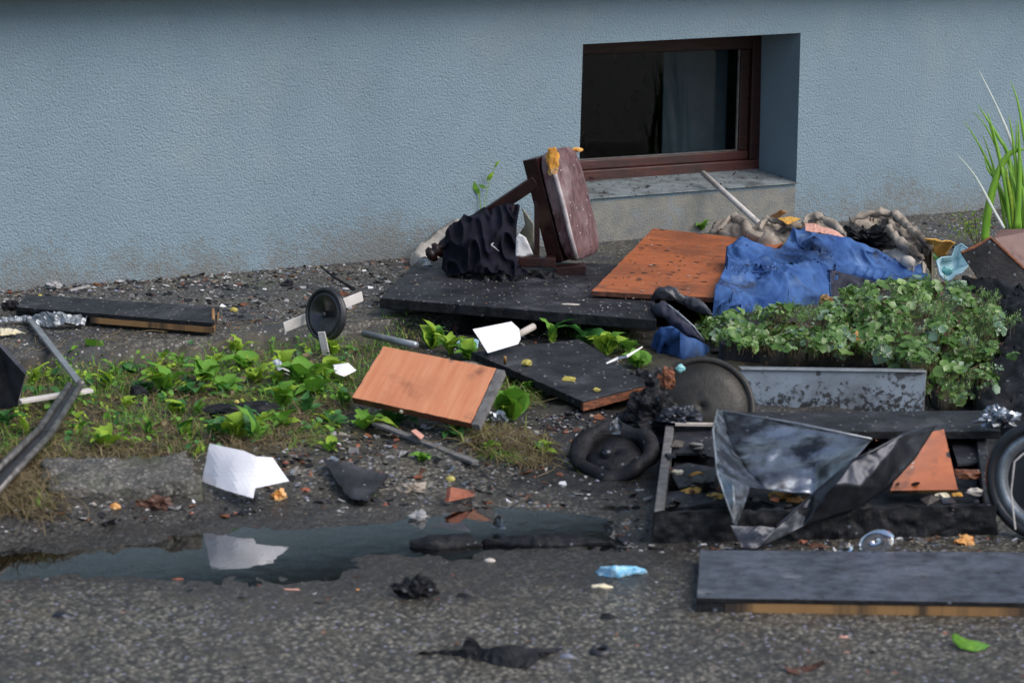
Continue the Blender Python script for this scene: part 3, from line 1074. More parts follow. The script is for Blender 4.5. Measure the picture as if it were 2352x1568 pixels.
# seat pad: rounded box
bl, tl = s1(1495, 1085), s1(1285, 255)
br, tr_ = s1(1705, 1000, .21), s1(1505, 225, .21)
e1, e2 = tl - bl, br - bl
e2b = tr_ - tl
nface = e1.cross(e2).normalized()
if nface.x < 0:
    nface = -nface
tn = -nface
TK = .05


def rounded_pad(o0, eu, ev, en, nu=12, nv=8, nn=4, r=.22, puff=.008):
    bm = bmesh.new()
    bmesh.ops.create_cube(bm, size=2)
    bmesh.ops.subdivide_edges(bm, edges=bm.edges[:], cuts=9, use_grid_fill=True)
    vs = []
    for v in bm.verts:
        x, y, z = v.co
        f = lambda k: math.copysign(abs(k) ** 1.0, k)
        # superellipse rounding
        m_ = (abs(x) ** 5.5 + abs(y) ** 5.5 + abs(z) ** 5.5) ** (1 / 5.5)
        mm = max(abs(x), abs(y), abs(z))
        k = mm / m_
        x, y, z = x * k, y * k, z * k
        p = o0 + eu * (x * .5 + .5) + ev * (y * .5 + .5) + en * (z * .5 + .5)
        p += -en.normalized() * puff * (1 - x * x) * (1 - y * y) * (1 if z < 0 else 0)
        p += Vector((1, 1, 1)) * .0015 * noise.noise(p * 30)
        vs.append(p)
    fs = [tuple(v.index for v in f.verts) for f in bm.faces]
    bm.free()
    return vs, fs


obj('seat', rounded_pad(bl, e1, e2, tn * TK), 'vinyl', stool, smooth=True)
obj('piping', tube([bl + nface * .002 + e1 * .03 - e2 * .005 + nface * .001, bl + e1 * .25 - e2 * .012 + nface * .002, bl + e1 * .5 - e2 * .012 + nface * .004, bl + e1 * .8 - e2 * .008 + nface * .002], .0075, 10), 'vinyledge', stool, smooth=True)
obj('foam_patch', blob(tl - e1 * .085 + e2 * .05 - Vector((0, .004, 0)), .019, .010, .042, .5, 3, 31, 2.0, flat=False), 'foam', stool, smooth=False)
obj('foam_patch', blob(tr_ - e1 * .01 - e2 * .05, .02, .014, .010, .5, 2, 33, 2.0, flat=False), 'foam', stool)
# frame under the seat
o0 = bl + tn * TK
obj('seat_rail', boxgeo(o0 + e1 * .02 + e2 * .02, e1 * .95, e2 * .16, tn * .052), 'darkwood', stool, bevel=.003)
obj('seat_rail', boxgeo(o0 + e1 * .02 + e2 * .82, e1 * .95, e2 * .16, tn * .052), 'darkwood', stool, bevel=.003)
obj('seat_rail', boxgeo(o0 + e1 * .86 + e2 * .185, e1 * .11, e2 * .63, tn * .052), 'darkwood', stool, bevel=.003)
obj('seat_rail', boxgeo(o0 + e1 * .02 + e2 * .185, e1 * .11, e2 * .63, tn * .052), 'darkwood', stool, bevel=.003)


def turned(p0, p1, r):
    return lathe(p0, p1, [(0, r), (.02, r), (.42, r), (.43, r * .7), (.46, r * .95), (.5, r * .7), (.54, r * .92), (.74, r * .75), (.78, r * .55), (.8, r * .95), (.85, r * 1.1), (.88, r * .6), (.91, r * 1.05), (.97, r * .9), (1, r * .4)], 14)


obj('leg', bar(s1(1190, 470, .05), s1(800, 730, .08), .040, .034, Vector((0, 1, 0))), 'darkwood', stool, bevel=.003)
obj('leg', turned(s1(810, 725, .08), s1(365, 1050, .03), .026), 'darkwood', stool, smooth=True)
obj('leg', turned(s1(1060, 1235, -.07), s1(495, 1232, -.09), .016), 'redwood', stool, smooth=True)
obj('stretcher', bar(s1(1192, 620, .05), s1(1192, 1030, .05), .018, .02, Vector((0, 1, 0))), 'darkwood', stool, bevel=.002)
obj('stretcher', bar(s1(1010, 660, .0), s1(1035, 1060, -.02), .014, .016, Vector((0, 1, 0))), 'darkwood', stool, bevel=.002)
obj('stretcher', bar(s1(1235, 640, .12), s1(1340, 1080, .12), .016, .018, Vector((0, 1, 0))), 'darkwood', stool, bevel=.002)
obj('lower_rail', boxgeo(s1(1050, 1125, -.02), s1(1335, 1130, -.02) - s1(1050, 1125, -.02), Vector((0, .05, 0)), s1(1050, 1050, -.02) - s1(1050, 1125, -.02)), 'darkwood', stool, bevel=.003)
obj('lower_rail', boxgeo(s1(1330, 1275, -.03), s1(1562, 1255, -.03) - s1(1330, 1275, -.03), Vector((0, .06, 0)), s1(1330, 1130, -.03) - s1(1330, 1275, -.03)), 'darkwood', stool, bevel=.003)
obj('leg_block', boxgeo(s1(745, 1290, -.06), s1(880, 1285, -.06) - s1(745, 1290, -.06), Vector((0, .03, 0)), s1(745, 1170, -.06) - s1(745, 1290, -.06)), 'redwood', stool, bevel=.003)


# navy cloth wrapped round the legs
def cloth_on(outl, ctrl, base, step, fold, ff, seed, stretch=(1, 1, 1)):
    """drape given by outline and depth control points in the stool's own frame"""
    O = []
    n = len(outl)
    for i in range(n):
        a, b = Vector(outl[i]), Vector(outl[(i + 1) % n])
        k = max(1, int((b - a).length / step))
        O += [a.lerp(b, j / k) for j in range(k)]
    pv = [Vector((q.x, q.y, 0)) for q in O]
    ins = []
    x0, x1 = min(q.x for q in O), max(q.x for q in O)
    y0, y1 = min(q.y for q in O), max(q.y for q in O)
    y = y0 + step / 2
    while y < y1:
        x = x0 + step / 2
        while x < x1:
            if in_poly(x, y, pv) and seg_d(x, y, pv) > step * .45:
                ins.append(Vector((x, y)))
            x += step
        y += step * .87
    r = delaunay_2d_cdt(O + ins, [], [list(range(len(O)))], 1, 1e-5)
    f = tps(ctrl)
    vs = []
    for q in r[0]:
        p = base(q.x, q.y, f(q.x, q.y))
        wx = Vector((q.x * stretch[0], q.y * stretch[1], seed))
        wx = wx + 30 * Vector((noise.noise(wx * ff * .8 + Vector((3, 1, 0))), noise.noise(wx * ff * .8 + Vector((0, 7, 2))), 0))
        w = noise.noise(wx * ff)
        w2 = noise.noise(Vector((q.x * stretch[0], q.y * stretch[1], seed + 9)) * ff * 2.1)
        vs.append(p + Vector((0, -1, .3)) * fold * (((1 - min(1, 2.2 * abs(w))) ** 2 * 1.5 - .4) + .4 * w2))
    fs = []
    for k in r[2]:
        k = tuple(k)
        nn = (vs[k[1]] - vs[k[0]]).cross(vs[k[2]] - vs[k[0]])
        fs.append(k if nn.y < 0 else k[::-1])
    return vs, fs


outl = [(1065, 660), (1040, 800), (1030, 1000), (1060, 1120), (1200, 1200), (1330, 1290), (1000, 1290), (900, 1180), (700, 1170), (520, 1200), (470, 1130), (490, 960), (500, 860), (560, 780),
        (610, 770), (640, 720), (680, 745), (760, 690), (790, 670), (830, 700), (900, 660), (1000, 640)]
ctrl = [(1065, 660, .0), (1030, 1000, -.03), (900, 660, .04), (800, 690, .05), (640, 740, .03), (500, 870, .02), (470, 1130, -.02), (520, 1200, -.06), (700, 950, -.10), (850, 900, -.09), (700, 800, -.03),
        (900, 1150, -.10), (1100, 1180, -.06), (1330, 1290, -.05), (950, 800, -.05)]
cl = thing('navy_garment', 'dark navy garment with a small white tick mark draped over the stool legs', 'garment', s1(800, 1200))
g = cloth_on(outl, ctrl, s1, 8, .020, .0085, 3, (1.15, .62))
obj('fabric', g, 'navy', cl, smooth=True, solid=.003)
# the tick print, lying on the cloth
ftick = tps(ctrl)
tk = [(905, 1003), (875, 975), (848, 955), (852, 948), (866, 940)]
obj('tick_print', strip([s1(x, y, ftick(x, y) - .04) for x, y in tk], [.001, .0028, .0042, .003, .001]), 'white', cl, solid=.0008)

o = obj('black_rag', cloth_on([(480, 1120), (560, 1090), (700, 1060), (900, 1100), (1100, 1130), (1290, 1160), (1420, 1210), (1340, 1300), (1150, 1285), (900, 1270), (700, 1265), (540, 1235)],
                               [(480, 1120, -.02), (700, 1060, -.03), (1100, 1130, -.03), (1420, 1210, -.06), (1150, 1285, -.16), (700, 1265, -.15), (900, 1180, -.11)], s1, 12, .025, .009, 8, (1, 1.3)), 'black', smooth=True, solid=.003)
tag(o, 'burnt black rag crumpled under the stool on the charcoal table top', 'rag')

# papers behind the stool
f_ = obj('yellowed_paper', sheet([Z1(1075, 665), Z1(1165, 790), Z1(1170, 1030), Z1(1110, 1040), Z1(1060, 870), Z1(1105, 800)], [(*Z1(1075, 665), .36), (*Z1(1165, 790), .32), (*Z1(1170, 1030), .2), (*Z1(1060, 1040), .2), (*Z1(1060, 870), .27)], 6, .003, 20, 5, skirt=False), 'cream', solid=.001, smooth=True)
tag(f_, 'cream yellowed paper standing behind the stool, seen between its rails', 'paper')
f_ = obj('white_paper', sheet([Z1(1035, 900), Z1(1060, 870), Z1(1110, 900), Z1(1165, 1030), Z1(1080, 1045), Z1(1030, 1040)], [(*Z1(1035, 900), .30), (*Z1(1110, 900), .30), (*Z1(1165, 1030), .24), (*Z1(1030, 1040), .24)], 6, .002, 20, 6, skirt=False), 'paper', solid=.001, smooth=True)
tag(f_, 'bluish white paper standing under the stool, in front of the cream paper', 'paper')
f_ = obj('pale_rag', sheet([Z1(245, 1025), Z1(300, 960), Z1(400, 880), Z1(560, 760), Z1(620, 760), Z1(500, 960), Z1(440, 980), Z1(330, 1050)], [(*Z1(245, 1025), .135), (*Z1(560, 760), .22), (*Z1(500, 960), .17), (*Z1(330, 1050), .14), (*Z1(400, 870), .17)], 8, .004, 18, 7), 'white_cloth', smooth=True)
tag(f_, 'off-white rag lying against the wall left of the stool', 'rag')
f_ = obj('blue_grey_scrap', slab([H(*Z1(290, 1060), .15), H(*Z1(350, 1040), .16), H(*Z1(400, 1110), .155), H(*Z1(300, 1110), .15)], .002), 'bluemetal')
tag(f_, 'small blue-grey card scrap on the left corner of the charcoal table top', 'scrap')

# ------------------------------------------------------------------ pram wheel standing in the weeds
YW = H(745, 775, .1).y
wc = AY(748, 722, YW)
ax = Vector((-.66, -.72, .14)).normalized()
wheel = thing('pram_wheel', 'small black pram wheel standing upright on its pale flat fork', 'wheel', AY(745, 850, YW))
R0 = .078
obj('tyre', ring(wc, ax, [(R0 - .010, -.012), (R0 - .003, -.012), (R0, -.007), (R0 - .004, -.002), (R0 - .004, .002), (R0, .006), (R0 - .003, .010), (R0 - .010, .010)], 44), 'rubber', wheel, smooth=True)
obj('disc', ring(wc, ax, [(.002, -.008), (R0 - .0105, -.008), (R0 - .0105, .006), (R0 - .022, .009), (R0 - .026, .006), (.002, .008)], 44), 'shinyblack', wheel, smooth=True)
obj('hub', lathe(wc - ax * .012, wc + ax * .012, [(0, .006), (.1, .008), (.9, .008), (1, .005)], 12), 'rubber', wheel, smooth=True)
obj('fork', bar(AY(738, 762, YW - .075), AY(757, 852, YW - .06), .022, .005, Vector((.3, 1, 0))), 'whitewood', wheel, bevel=.001)
p0, p1 = AY(652, 752, YW + .02), AY(832, 680, YW + .20)
o = obj('flat_strut', bar(p0, p1, .006, .030), 'whitewood', bevel=.001)
tag(o, 'pale flat strut lying across the pavement edge behind the pram wheel', 'strut')
o = obj('black_stick', tube([H(737, 612, .14), H(765, 635, .13), H(790, 650, .125), H(812, 664, .12)], [.003, .004, .004, .007], 6), 'black')
tag(o, 'thin black burnt stick lying on the pavement near the wall', 'stick')

# ------------------------------------------------------------------ left metal frame and panel
fr = thing('broken_frame', 'broken folding metal frame, flat grey strut joined to twin dark tubes', 'frame', G(185, 890))
J = G(186, 884, .05)
obj('flat_strut', bar(G(65, 728, .02), J, .022, .007, Vector((.25, 0, 1))), 'alu', fr, bevel=.001)
obj('dark_tube', tube([J + Vector((-.03, .0, .0)), G(90, 985, .05), G(-30, 1100, .05)], .0085, 10), 'tubegrey', fr, smooth=True)
obj('dark_tube', tube([J, G(115, 998, .045), G(-20, 1142, .045)], .0085, 10), 'tubegrey', fr, smooth=True)
obj('channel_web', bar(J + Vector((-.016, .003, -.004)), (G(90, 985, .046) + G(115, 998, .041)) / 2, .03, .004, Vector((0, 0, 1))), 'rubber', fr)
obj('channel_web', bar((G(90, 985, .0455) + G(115, 998, .0405)) / 2, (G(-30, 1100, .0455) + G(-20, 1142, .0405)) / 2, .036, .004, Vector((0, 0, 1))), 'rubber', fr)
obj('rivet', lathe(J + Vector((0, 0, .004)), J + Vector((0, -.006, .012)), [(0, .011), (.6, .010), (1, .004)], 10), 'tubegrey', fr)
o = obj('white_lath', bar(G(44, 922, .035), G(210, 896, .04), .026, .010), 'whitewood', bevel=.002)
tag(o, 'short white painted lath lying under the joint of the metal frame', 'lath')
o = obj('grey_board', slab([H(-60, 790, .26), H(0, 784, .26), H(62, 852, .20), H(42, 930, .08), H(-60, 932, .08)], .014, down=False), ['shoe'])
tag(o, 'dark grey board standing at the left edge behind the metal frame', 'board')
o = obj('foil_sheet', sheet([(0, 730), (60, 725), (70, 728), (110, 718), (150, 720), (198, 730), (195, 748), (150, 745), (110, 750), (70, 742), (0, 738)],
                            [(0, 732, .112), (60, 727, .115), (140, 722, .135), (195, 735, .115), (195, 748, .103), (110, 749, .103), (0, 738, .105)], 4, .008, 34, 9, skirt=False), 'alu', solid=.001)
tag(o, 'crumpled grey foil lying in front of the long dark board', 'foil')
o = obj('cream_scrap', sheet([(0, 755), (20, 752), (45, 760), (60, 764), (20, 768), (0, 770)], [(0, 755, .108), (60, 764, .103), (20, 768, .103), (20, 752, .11)], 5, .003, 30, 3, skirt=False), 'cream', solid=.001)
tag(o, 'cream paper scrap on the pavement at the left edge', 'scrap')

# ------------------------------------------------------------------ papers and sticks in the middle
o = obj('white_sheet', sheet([(482, 1018), (560, 1035), (590, 1048), (626, 1050), (664, 1104), (586, 1120), (581, 1143), (520, 1126), (463, 1105)],
                             [(482, 1018, .145), (560, 1035, .135), (626, 1050, .12), (664, 1104, .075), (581, 1143, .045), (463, 1105, .055), (590, 1048, .125), (588, 1110, .07)], 12, .002, 6, 11, skirt=False), 'paper_pink', solid=.0012)
tag(o, 'torn white sheet with a pink smudge resting on the kerb above the puddle', 'paper')
o = obj('white_card', sheet([(1086, 756), (1175, 738), (1192, 755), (1196, 778), (1190, 790), (1120, 811)], [(1086, 756, .19), (1175, 738, .195), (1196, 778, .15), (1120, 811, .13), (1190, 792, .135)], 9, .0015, 6, 12, skirt=False), 'paper', solid=.0012)
tag(o, 'folded white card leaning on the edge of the askew dark board', 'card')
o = obj('rolled_paper', tube([G(1188, 770, .055), G(1225, 750, .06)], .0105, 12), 'white_cloth', smooth=True)
tag(o, 'short rolled pale paper tube behind the folded white card', 'paper')
o = obj('blue_white_scrap', sheet([(1038, 782), (1070, 778), (1100, 782), (1098, 800), (1060, 808)], [(1038, 782, .075), (1100, 782, .085), (1098, 800, .07), (1060, 808, .06)], 6, .004, 30, 13, skirt=False), 'aqua', solid=.001, smooth=True)
tag(o, 'crumpled blue-white plastic scrap left of the folded white card', 'scrap')
o = obj('pale_pipe', tube([G(836, 766, .045), G(956, 793, .045)], .0105, 14), 'alu', smooth=True)
tag(o, 'short pale metal pipe lying behind the orange drawer front', 'pipe')
o = obj('red_marked_paper', sheet([(765, 838), (800, 834), (819, 850), (790, 866), (770, 858)], [(765, 838, .10), (800, 834, .105), (819, 850, .085), (790, 866, .075)], 7, .003, 12, 14, skirt=False), 'paper_red', solid=.001)
tag(o, 'white paper with a red print beside the foot of the pram wheel fork', 'paper')
o = obj('white_scrap', sheet([(625, 828), (640, 825), (655, 840), (676, 848), (660, 860), (640, 850)], [(625, 828, .10), (655, 840, .10), (676, 848, .08), (660, 860, .075)], 7, .005, 16, 15, skirt=False), 'paper', solid=.001)
tag(o, 'crumpled white paper scrap among the weeds left of the wheel', 'paper')
o = obj('long_lath', bar(G(862, 972, .03), G(1092, 1062, .02), .022, .008), 'greyedge', bevel=.001)
tag(o, 'long grey lath lying slanted below the orange drawer front', 'lath')
o = obj('slate_fragment', board(G(800, 1145, .015), G(842, 1150, .015), G(890, 1088, .02), G(735, 1046, .03), .008, 8, 8, jit=.02, seed=21), ['char', 'black'])
tag(o, 'flat slate-grey fragment pointing at the puddle right of the white sheet', 'fragment')
o = obj('dark_lump', blob(G(560, 952, .01), .085, .06, .035, .45, 3, 22), 'black')
tag(o, 'flat charred lump half buried in the weeds', 'lump')
o = obj('black_lump', blob(G(320, 910, .01), .03, .03, .03, .45, 2, 23), 'black')
tag(o, 'small black lump in the weeds right of the metal frame', 'lump')
o = obj('white_sliver', strip([H(1393, 834, .13), H(1420, 822, .14), H(1440, 818, .15), H(1476, 796, .17)], [.004, .008, .008, .003]), 'paper', solid=.001)
tag(o, 'thin white curled sliver sticking up over the askew board', 'sliver')
o = obj('crumpled_ball', blob(G(1136, 968, .012), .026, .022, .024, .7, 3, 24, 2.4), 'metal')
tag(o, 'small crumpled foil ball beside the big round weed leaf', 'foil')
o = obj('brown_wedge', slab([G(1030, 1152, .02), G(1092, 1138, .012), G(1072, 1124, .03), G(1036, 1118, .045)], .012), 'brick')
tag(o, 'red-brown wooden wedge at the upper edge of the puddle', 'wood')
o = obj('pink_card_bit', slab([G(955, 985, .02), G(975, 1000, .02), G(968, 1008, .02), G(945, 988, .04)], .002), 'peach')
tag(o, 'small pink card bit on the slanted grey lath', 'scrap')
o = obj('blue_scrap', slab([G(912, 1052, .005), G(935, 1050, .005), G(940, 1035, .02), G(922, 1034, .02)], .002), 'bluemetal')
tag(o, 'small blue-grey scrap below the slanted grey lath', 'scrap')

# indistinct burnt mass built as a deformed wheel, a card sticking in it
bc = H(1412, 1042, .05)
ba = Vector((-.1, -.50, .86)).normalized()
bw = thing('burnt_wheel', 'burnt black rubber wheel lying tilted left of the burnt box', 'wheel', G(1412, 1075))
obj('tyre', wobble(ring(bc, ba, [(.066, -.02), (.09, -.022), (.106, -.008), (.106, .008), (.092, .02), (.07, .016)], 64), .022, 16, 3), 'black', bw, smooth=True)
obj('hub_disc', wobble(ring(bc, ba, [(.002, -.014), (.0655, -.016), (.0655, -.004), (.03, .0), (.002, .002)], 40), .006, 20, 5), 'black', bw, smooth=True)
obj('hub', lathe(bc - ba * .012 + Vector((-.02, 0, 0)), bc + ba * .012 + Vector((-.02, 0, 0)), [(0, .016), (.6, .016), (.8, .012), (1, .012)], 16), 'metaldark', bw, smooth=True)
o = obj('blue_card', slab([H(1388, 996, .11), H(1425, 997, .11), H(1430, 975, .135), H(1418, 957, .15), H(1405, 968, .14)], .002), 'bluemetal')
tag(o, 'pale blue-grey card shard stuck upright in the burnt wheel', 'shard')

# ------------------------------------------------------------------ sooty round lid, charred foil lump
YL = H(1600, 985, .05).y
lc = AY(1612, 938, YL + .05)
la = Vector((-.12, -.85, .38)).normalized()
lid = thing('pan_lid', 'large round sooty lid leaning against the grey-blue metal panel', 'lid', AY(1610, 990, YL))
RL = .137
obj('rim', ring(lc, la, [(RL - .016, .004), (RL - .003, .004), (RL, 0), (RL - .003, -.006), (RL - .016, -.006)], 48), 'lid', lid, smooth=True)
obj('dome', ring(lc, la, [(.002, .026), (.03, .024), (.06, .018), (.08, .012), (RL - .0165, .002), (RL - .0165, -.005), (.06, .010), (.002, .018)], 48), 'lid', lid, smooth=True)
for i, (u, v, rx, ry_, rz_, lb) in enumerate(((1490, 1000, .085, .07, .045, 'low black charred heap between the tilted rubber wheel and the burnt box'), (1475, 905, .06, .05, .05, 'black charred heap at the splintered end of the askew board'), (1380, 1010, .05, .05, .02, 'flat black ash heap behind the tilted rubber wheel'))):
    p = G(u, v)
    o = obj('charred_heap', blob(p + Vector((0, 0, rz_ * .3)), rx, ry_, rz_, .55, 4, 240 + i, 2.2), 'black')
    tag(o, lb, 'heap')
for i, (u, v, rx, m_, lb) in enumerate(((1530, 905, .05, 'black', 'charred melted lump in front of the round lid, upper one'), (1490, 945, .055, 'black', 'charred melted lump left of the burnt box corner'), (1560, 955, .05, 'metaldark', 'blackened crumpled foil between the round lid and the bent metal'),)):
    o = obj('charred_lump', blob(H(u, v, .09), rx, .04, rx * (1.05 if i < 2 else .5), .5, 4, 41 + i, 1.9), m_)
    tag(o, lb, 'lump')
o = obj('red_scrap', blob(AY(1534, 868, YL - .06), .018, .010, .024, .7, 3, 45, 2, flat=False), 'rot')
tag(o, 'dull red burnt scrap stuck to the left of the round lid', 'scrap')
o = obj('teal_scrap', blob(AY(1563, 846, YL - .02), .012, .006, .010, .5, 2, 46, 2, flat=False), 'aquadeep')
tag(o, 'tiny teal plastic scrap on the face of the round lid', 'scrap')

# ------------------------------------------------------------------ grey-blue metal panel, plank, burnt box, bent sheet
YP = H(1900, 955, .03).y
pA, pB = AY(1690, 947, YP), AY(2120, 945, YP + .06)
pC, pD = AY(2126, 856, YP + .075), AY(1700, 850, YP + .02)
root = thing('metal_panel', 'grey-blue metal panel with soot blots standing on edge below the plants', 'panel', pA.lerp(pB, .5))
vs_, fs_, uv_, mi_ = board(pA, pB, pC, pD, .006, 16, 6, seed=13)
obj('sheet', (vs_, fs_, uv_, mi_), ['bluemetal', 'bluemetal'], root)
lip = (pA - pD).cross(pC - pD).normalized()
if lip.y < 0:
    lip = -lip
obj('top_lip', bar(pD + Vector((0, .008, .004)), pC + Vector((0, .008, .004)), .03, .004), 'alu', root, bevel=.001)
obj('end_lip', bar(pB + Vector((.002, .012, 0)), pC + Vector((.002, .012, 0)), .003, .02), 'alu', root)

c = [H(1690, 990, .10), H(2300, 990, .10), H(2270, 942, .10), H(1695, 946, .10)]
o = obj('charred_plank', board(*c, .02, 24, 5, jit=.005, seed=14), ['char', 'black'], bevel=.002)
tag(o, 'charred plank lying along the back of the burnt box', 'plank')
o = obj('crumpled_foil', blob(H(2288, 965, .13), .045, .035, .032, .6, 4, 47, 2.0), 'metal', smooth=False)
tag(o, 'crumpled dark foil on the right end of the charred plank', 'foil')

ZD = .075
fl, frr = H(1503, 1178, ZD), H(2292, 1160, ZD)
bkl, bkr = H(1528, 975, ZD), H(2262, 985, ZD)
dr = thing('burnt_box', 'burnt shallow wooden box full of charred remains behind the front board', 'box', fl.lerp(frr, .5) - Vector((0, 0, ZD)))


def wallbar(p, q, w, z0, z1):
    p, q = Vector(p), Vector(q)
    d = (q - p)
    d.z = 0
    sd_ = Vector((-d.y, d.x, 0)).normalized() * w
    return boxgeo(Vector((p.x, p.y, z0)), Vector((q.x - p.x, q.y - p.y, 0)), sd_, Vector((0, 0, z1 - z0)))


def roughen(geo, cuts, amp, fr, seed=0):
    bm = bmesh.new()
    b_ = [bm.verts.new(q) for q in geo[0]]
    for f in geo[1]:
        bm.faces.new([b_[i] for i in f])
    bmesh.ops.subdivide_edges(bm, edges=[e for e in bm.edges if e.calc_length() > .06], cuts=cuts, use_grid_fill=True)
    bm.verts.index_update()
    r_ = ([q.co.copy() for q in bm.verts], [tuple(q.index for q in f.verts) for f in bm.faces])
    bm.free()
    return wobble(r_, amp, fr, seed)


obj('front_wall', roughen(wallbar(fl, frr, .018, .004, ZD), 40, .009, 40), 'black', dr)
obj('side_wall', wallbar(fl + Vector((.022, .02, 0)), bkl + Vector((.022, -.002, 0)), .022, .004, ZD - .003), 'greyedge', dr, bevel=.003)
obj('side_wall', wallbar(frr + Vector((-.001, .02, 0)), bkr + Vector((.0, -.002, 0)), .024, .004, ZD - .003), 'char', dr, bevel=.003)
obj('back_wall', wallbar(bkl, bkr, .016, .004, ZD - .001), 'char', dr, bevel=.003)
obj('white_strip', bar(bkl.lerp(bkr, .03) + Vector((0, -.012, .005)), bkl.lerp(bkr, .2) + Vector((0, -.012, .005)), .016, .006), 'white_cloth', dr)
obj('white_strip', bar(bkl.lerp(bkr, .83) + Vector((0, -.014, .003)), bkl.lerp(bkr, .97) + Vector((0, -.014, .003)), .012, .006), 'white_cloth', dr)
ins_ = [p + d_ for p, d_ in ((fl, Vector((.03, .025, 0))), (frr, Vector((-.03, .025, 0))), (bkr, Vector((-.03, -.004, 0))), (bkl, Vector((.03, -.004, 0))))]
obj('bottom', board(*[Vector((p.x, p.y, .03)) for p in ins_], .012, 24, 12, seed=15, wave=.012), ['black', 'black'], dr)
# layered charred laminate inside
lam = [((1540, 990), (1640, 985), (1640, 1050), (1600, 1040), (1545, 1040)), ((1535, 1075), (1580, 1062), (1650, 1075), (1640, 1105), (1560, 1120)),
       ((1530, 1130), (1600, 1120), (1650, 1150), (1570, 1165), (1520, 1165)), ((2180, 1000), (2255, 1000), (2265, 1060), (2200, 1065)),
       ((1720, 1140), (1830, 1120), (1900, 1140), (1800, 1165)), ((1560, 1085), (1625, 1080), (1620, 1112))]
for i, l in enumerate(lam):
    o = obj('charred_flake', slab([H(u, v, .06 + .004 * math.sin(i * 3 + k)) for k, (u, v) in enumerate(l)], .006), ['char', 'greyedge'][i == 3] if i != 3 else 'char', dr)
rb = random.Random(77)
for i in range(90):
    u, v = rb.uniform(1535, 2270), rb.uniform(1000, 1160)
    r_ = rb.uniform(8, 30)
    a0_ = rb.random() * 6
    L_ = []
    nn_ = rb.choice((4, 5, 5, 6))
    for k in range(nn_):
        an = a0_ + 2 * math.pi * k / nn_
        L_.append(H(u + r_ * rb.uniform(.5, 1.2) * math.cos(an), v + r_ * .45 * rb.uniform(.5, 1.2) * math.sin(an), .045 + rb.uniform(.008, .042)))
    obj('charred_flake', slab(L_, .003), rb.choice(('black', 'char', 'ash', 'ash', 'greyedge', 'rot', 'metaldark')), dr)
bits = [(1555, 1085, 'cream', 18), (1600, 1092, 'foam', 16), (1590, 1128, 'yellow', 24), (1640, 1140, 'yellow', 20), (1790, 1140, 'yellow', 28), (1830, 1150, 'orangebit', 24), (1860, 1150, 'yellow', 18),
        (2165, 1138, 'cream', 18), (2200, 1136, 'foam', 12), (2240, 1130, 'white_cloth', 24), (2225, 1090, 'rot', 28), (2250, 1085, 'beige', 14)]
for i, (u, v, m_, w) in enumerate(bits):
    k = w * H(u, v, .06).y / FPX
    obj('burnt_bit', blob(H(u, v, .062), k, k * .8, k * .45, .7, 2, 60 + i, 2.2), m_, dr)
# orange offcut standing in the drawer
c = [H(2045, 1126, .065), H(2200, 1124, .065), H(2168, 985, .16), H(2098, 1000, .16)]
o = obj('orange_offcut', board(*c, .012, 10, 10, seed=16), ['orange_dirty', 'edge'])
tag(o, 'tapering orange veneer offcut tilted inside the burnt box', 'board')

# bent sheet metal: facets given by their corners
B = {}
YB = fl.y


def bv(k, x, y, dy):
    u, v = Z4(x, y)
    B[k] = AY(u, v, YB + dy)


yb = bkl.y - fl.y
for k, x, y, dy in (('a', 560, 392, yb * .55), ('a2', 530, 385, yb * .5), ('b', 505, 500, yb * .25), ('b2', 575, 520, yb * .42), ('c', 530, 740, .02), ('c2', 700, 730, .16), ('d', 612, 792, -.01), ('e', 712, 812, .06), ('f', 790, 820, .10),
                    ('g', 1060, 857, .10), ('h', 1290, 660, .06), ('i', 1390, 547, .22), ('m', 900, 600, .26), ('n', 1080, 700, .17), ('o', 620, 1000, -.04), ('p', 645, 1022, -.035), ('q', 612, 1020, -.05), ('r', 860, 1032, -.03), ('s', 660, 1152, -.085), ('t', 745, 1158, -.085),
                    ('u', 1000, 1040, .02), ('v', 1300, 945, .06), ('w', 1480, 820, .10), ('x', 1640, 650, .16), ('y', 1752, 470, .22), ('z', 1560, 522, .14), ('z2', 1400, 610, .08), ('k', 1180, 800, .0), ('k2', 1330, 800, .02), ('k3', 1430, 690, .06)):
    bv(k, x, y, dy)
fac = ['a b2 m i', 'i h n m', 'b2 c2 f m', 'm f n', 'n f g h']
root = thing('bent_metal_sheet', 'bent sooty sheet of metal crumpled over the burnt box', 'metal sheet', Vector((B['s'].x, B['s'].y, 0)))


def facets(fl_):
    keys = sorted({k for f in fl_ for k in f.split()})
    ix = {k: i for i, k in enumerate(keys)}
    vs = [B[k] for k in keys]
    fs = []
    for f in fl_:
        t_ = tuple(ix[k] for k in f.split())
        nn = Vector((0, 0, 0))
        for i in range(1, len(t_) - 1):
            nn += (vs[t_[i]] - vs[t_[0]]).cross(vs[t_[i + 1]] - vs[t_[0]])
        fs.append(t_ if nn.dot(CP - vs[t_[0]]) > 0 else t_[::-1])
    bm = bmesh.new()
    bvs = [bm.verts.new(q) for q in vs]
    for f in fs:
        bm.faces.new([bvs[i] for i in f])
    bmesh.ops.triangulate(bm, faces=bm.faces[:])
    bmesh.ops.subdivide_edges(bm, edges=bm.edges[:], cuts=9, use_grid_fill=True)
    for q in bm.verts:
        q.co += Vector((.3, -.7, .6)) * (.010 * noise.noise(q.co * 13) + .011 * (abs(noise.noise(q.co * 19 + Vector((4, 0, 1)))) - .2) + .004 * noise.noise(q.co * 46))
    bm.verts.index_update()
    r = ([q.co.copy() for q in bm.verts], [tuple(q.index for q in f.verts) for f in bm.faces])
    bm.free()
    return r


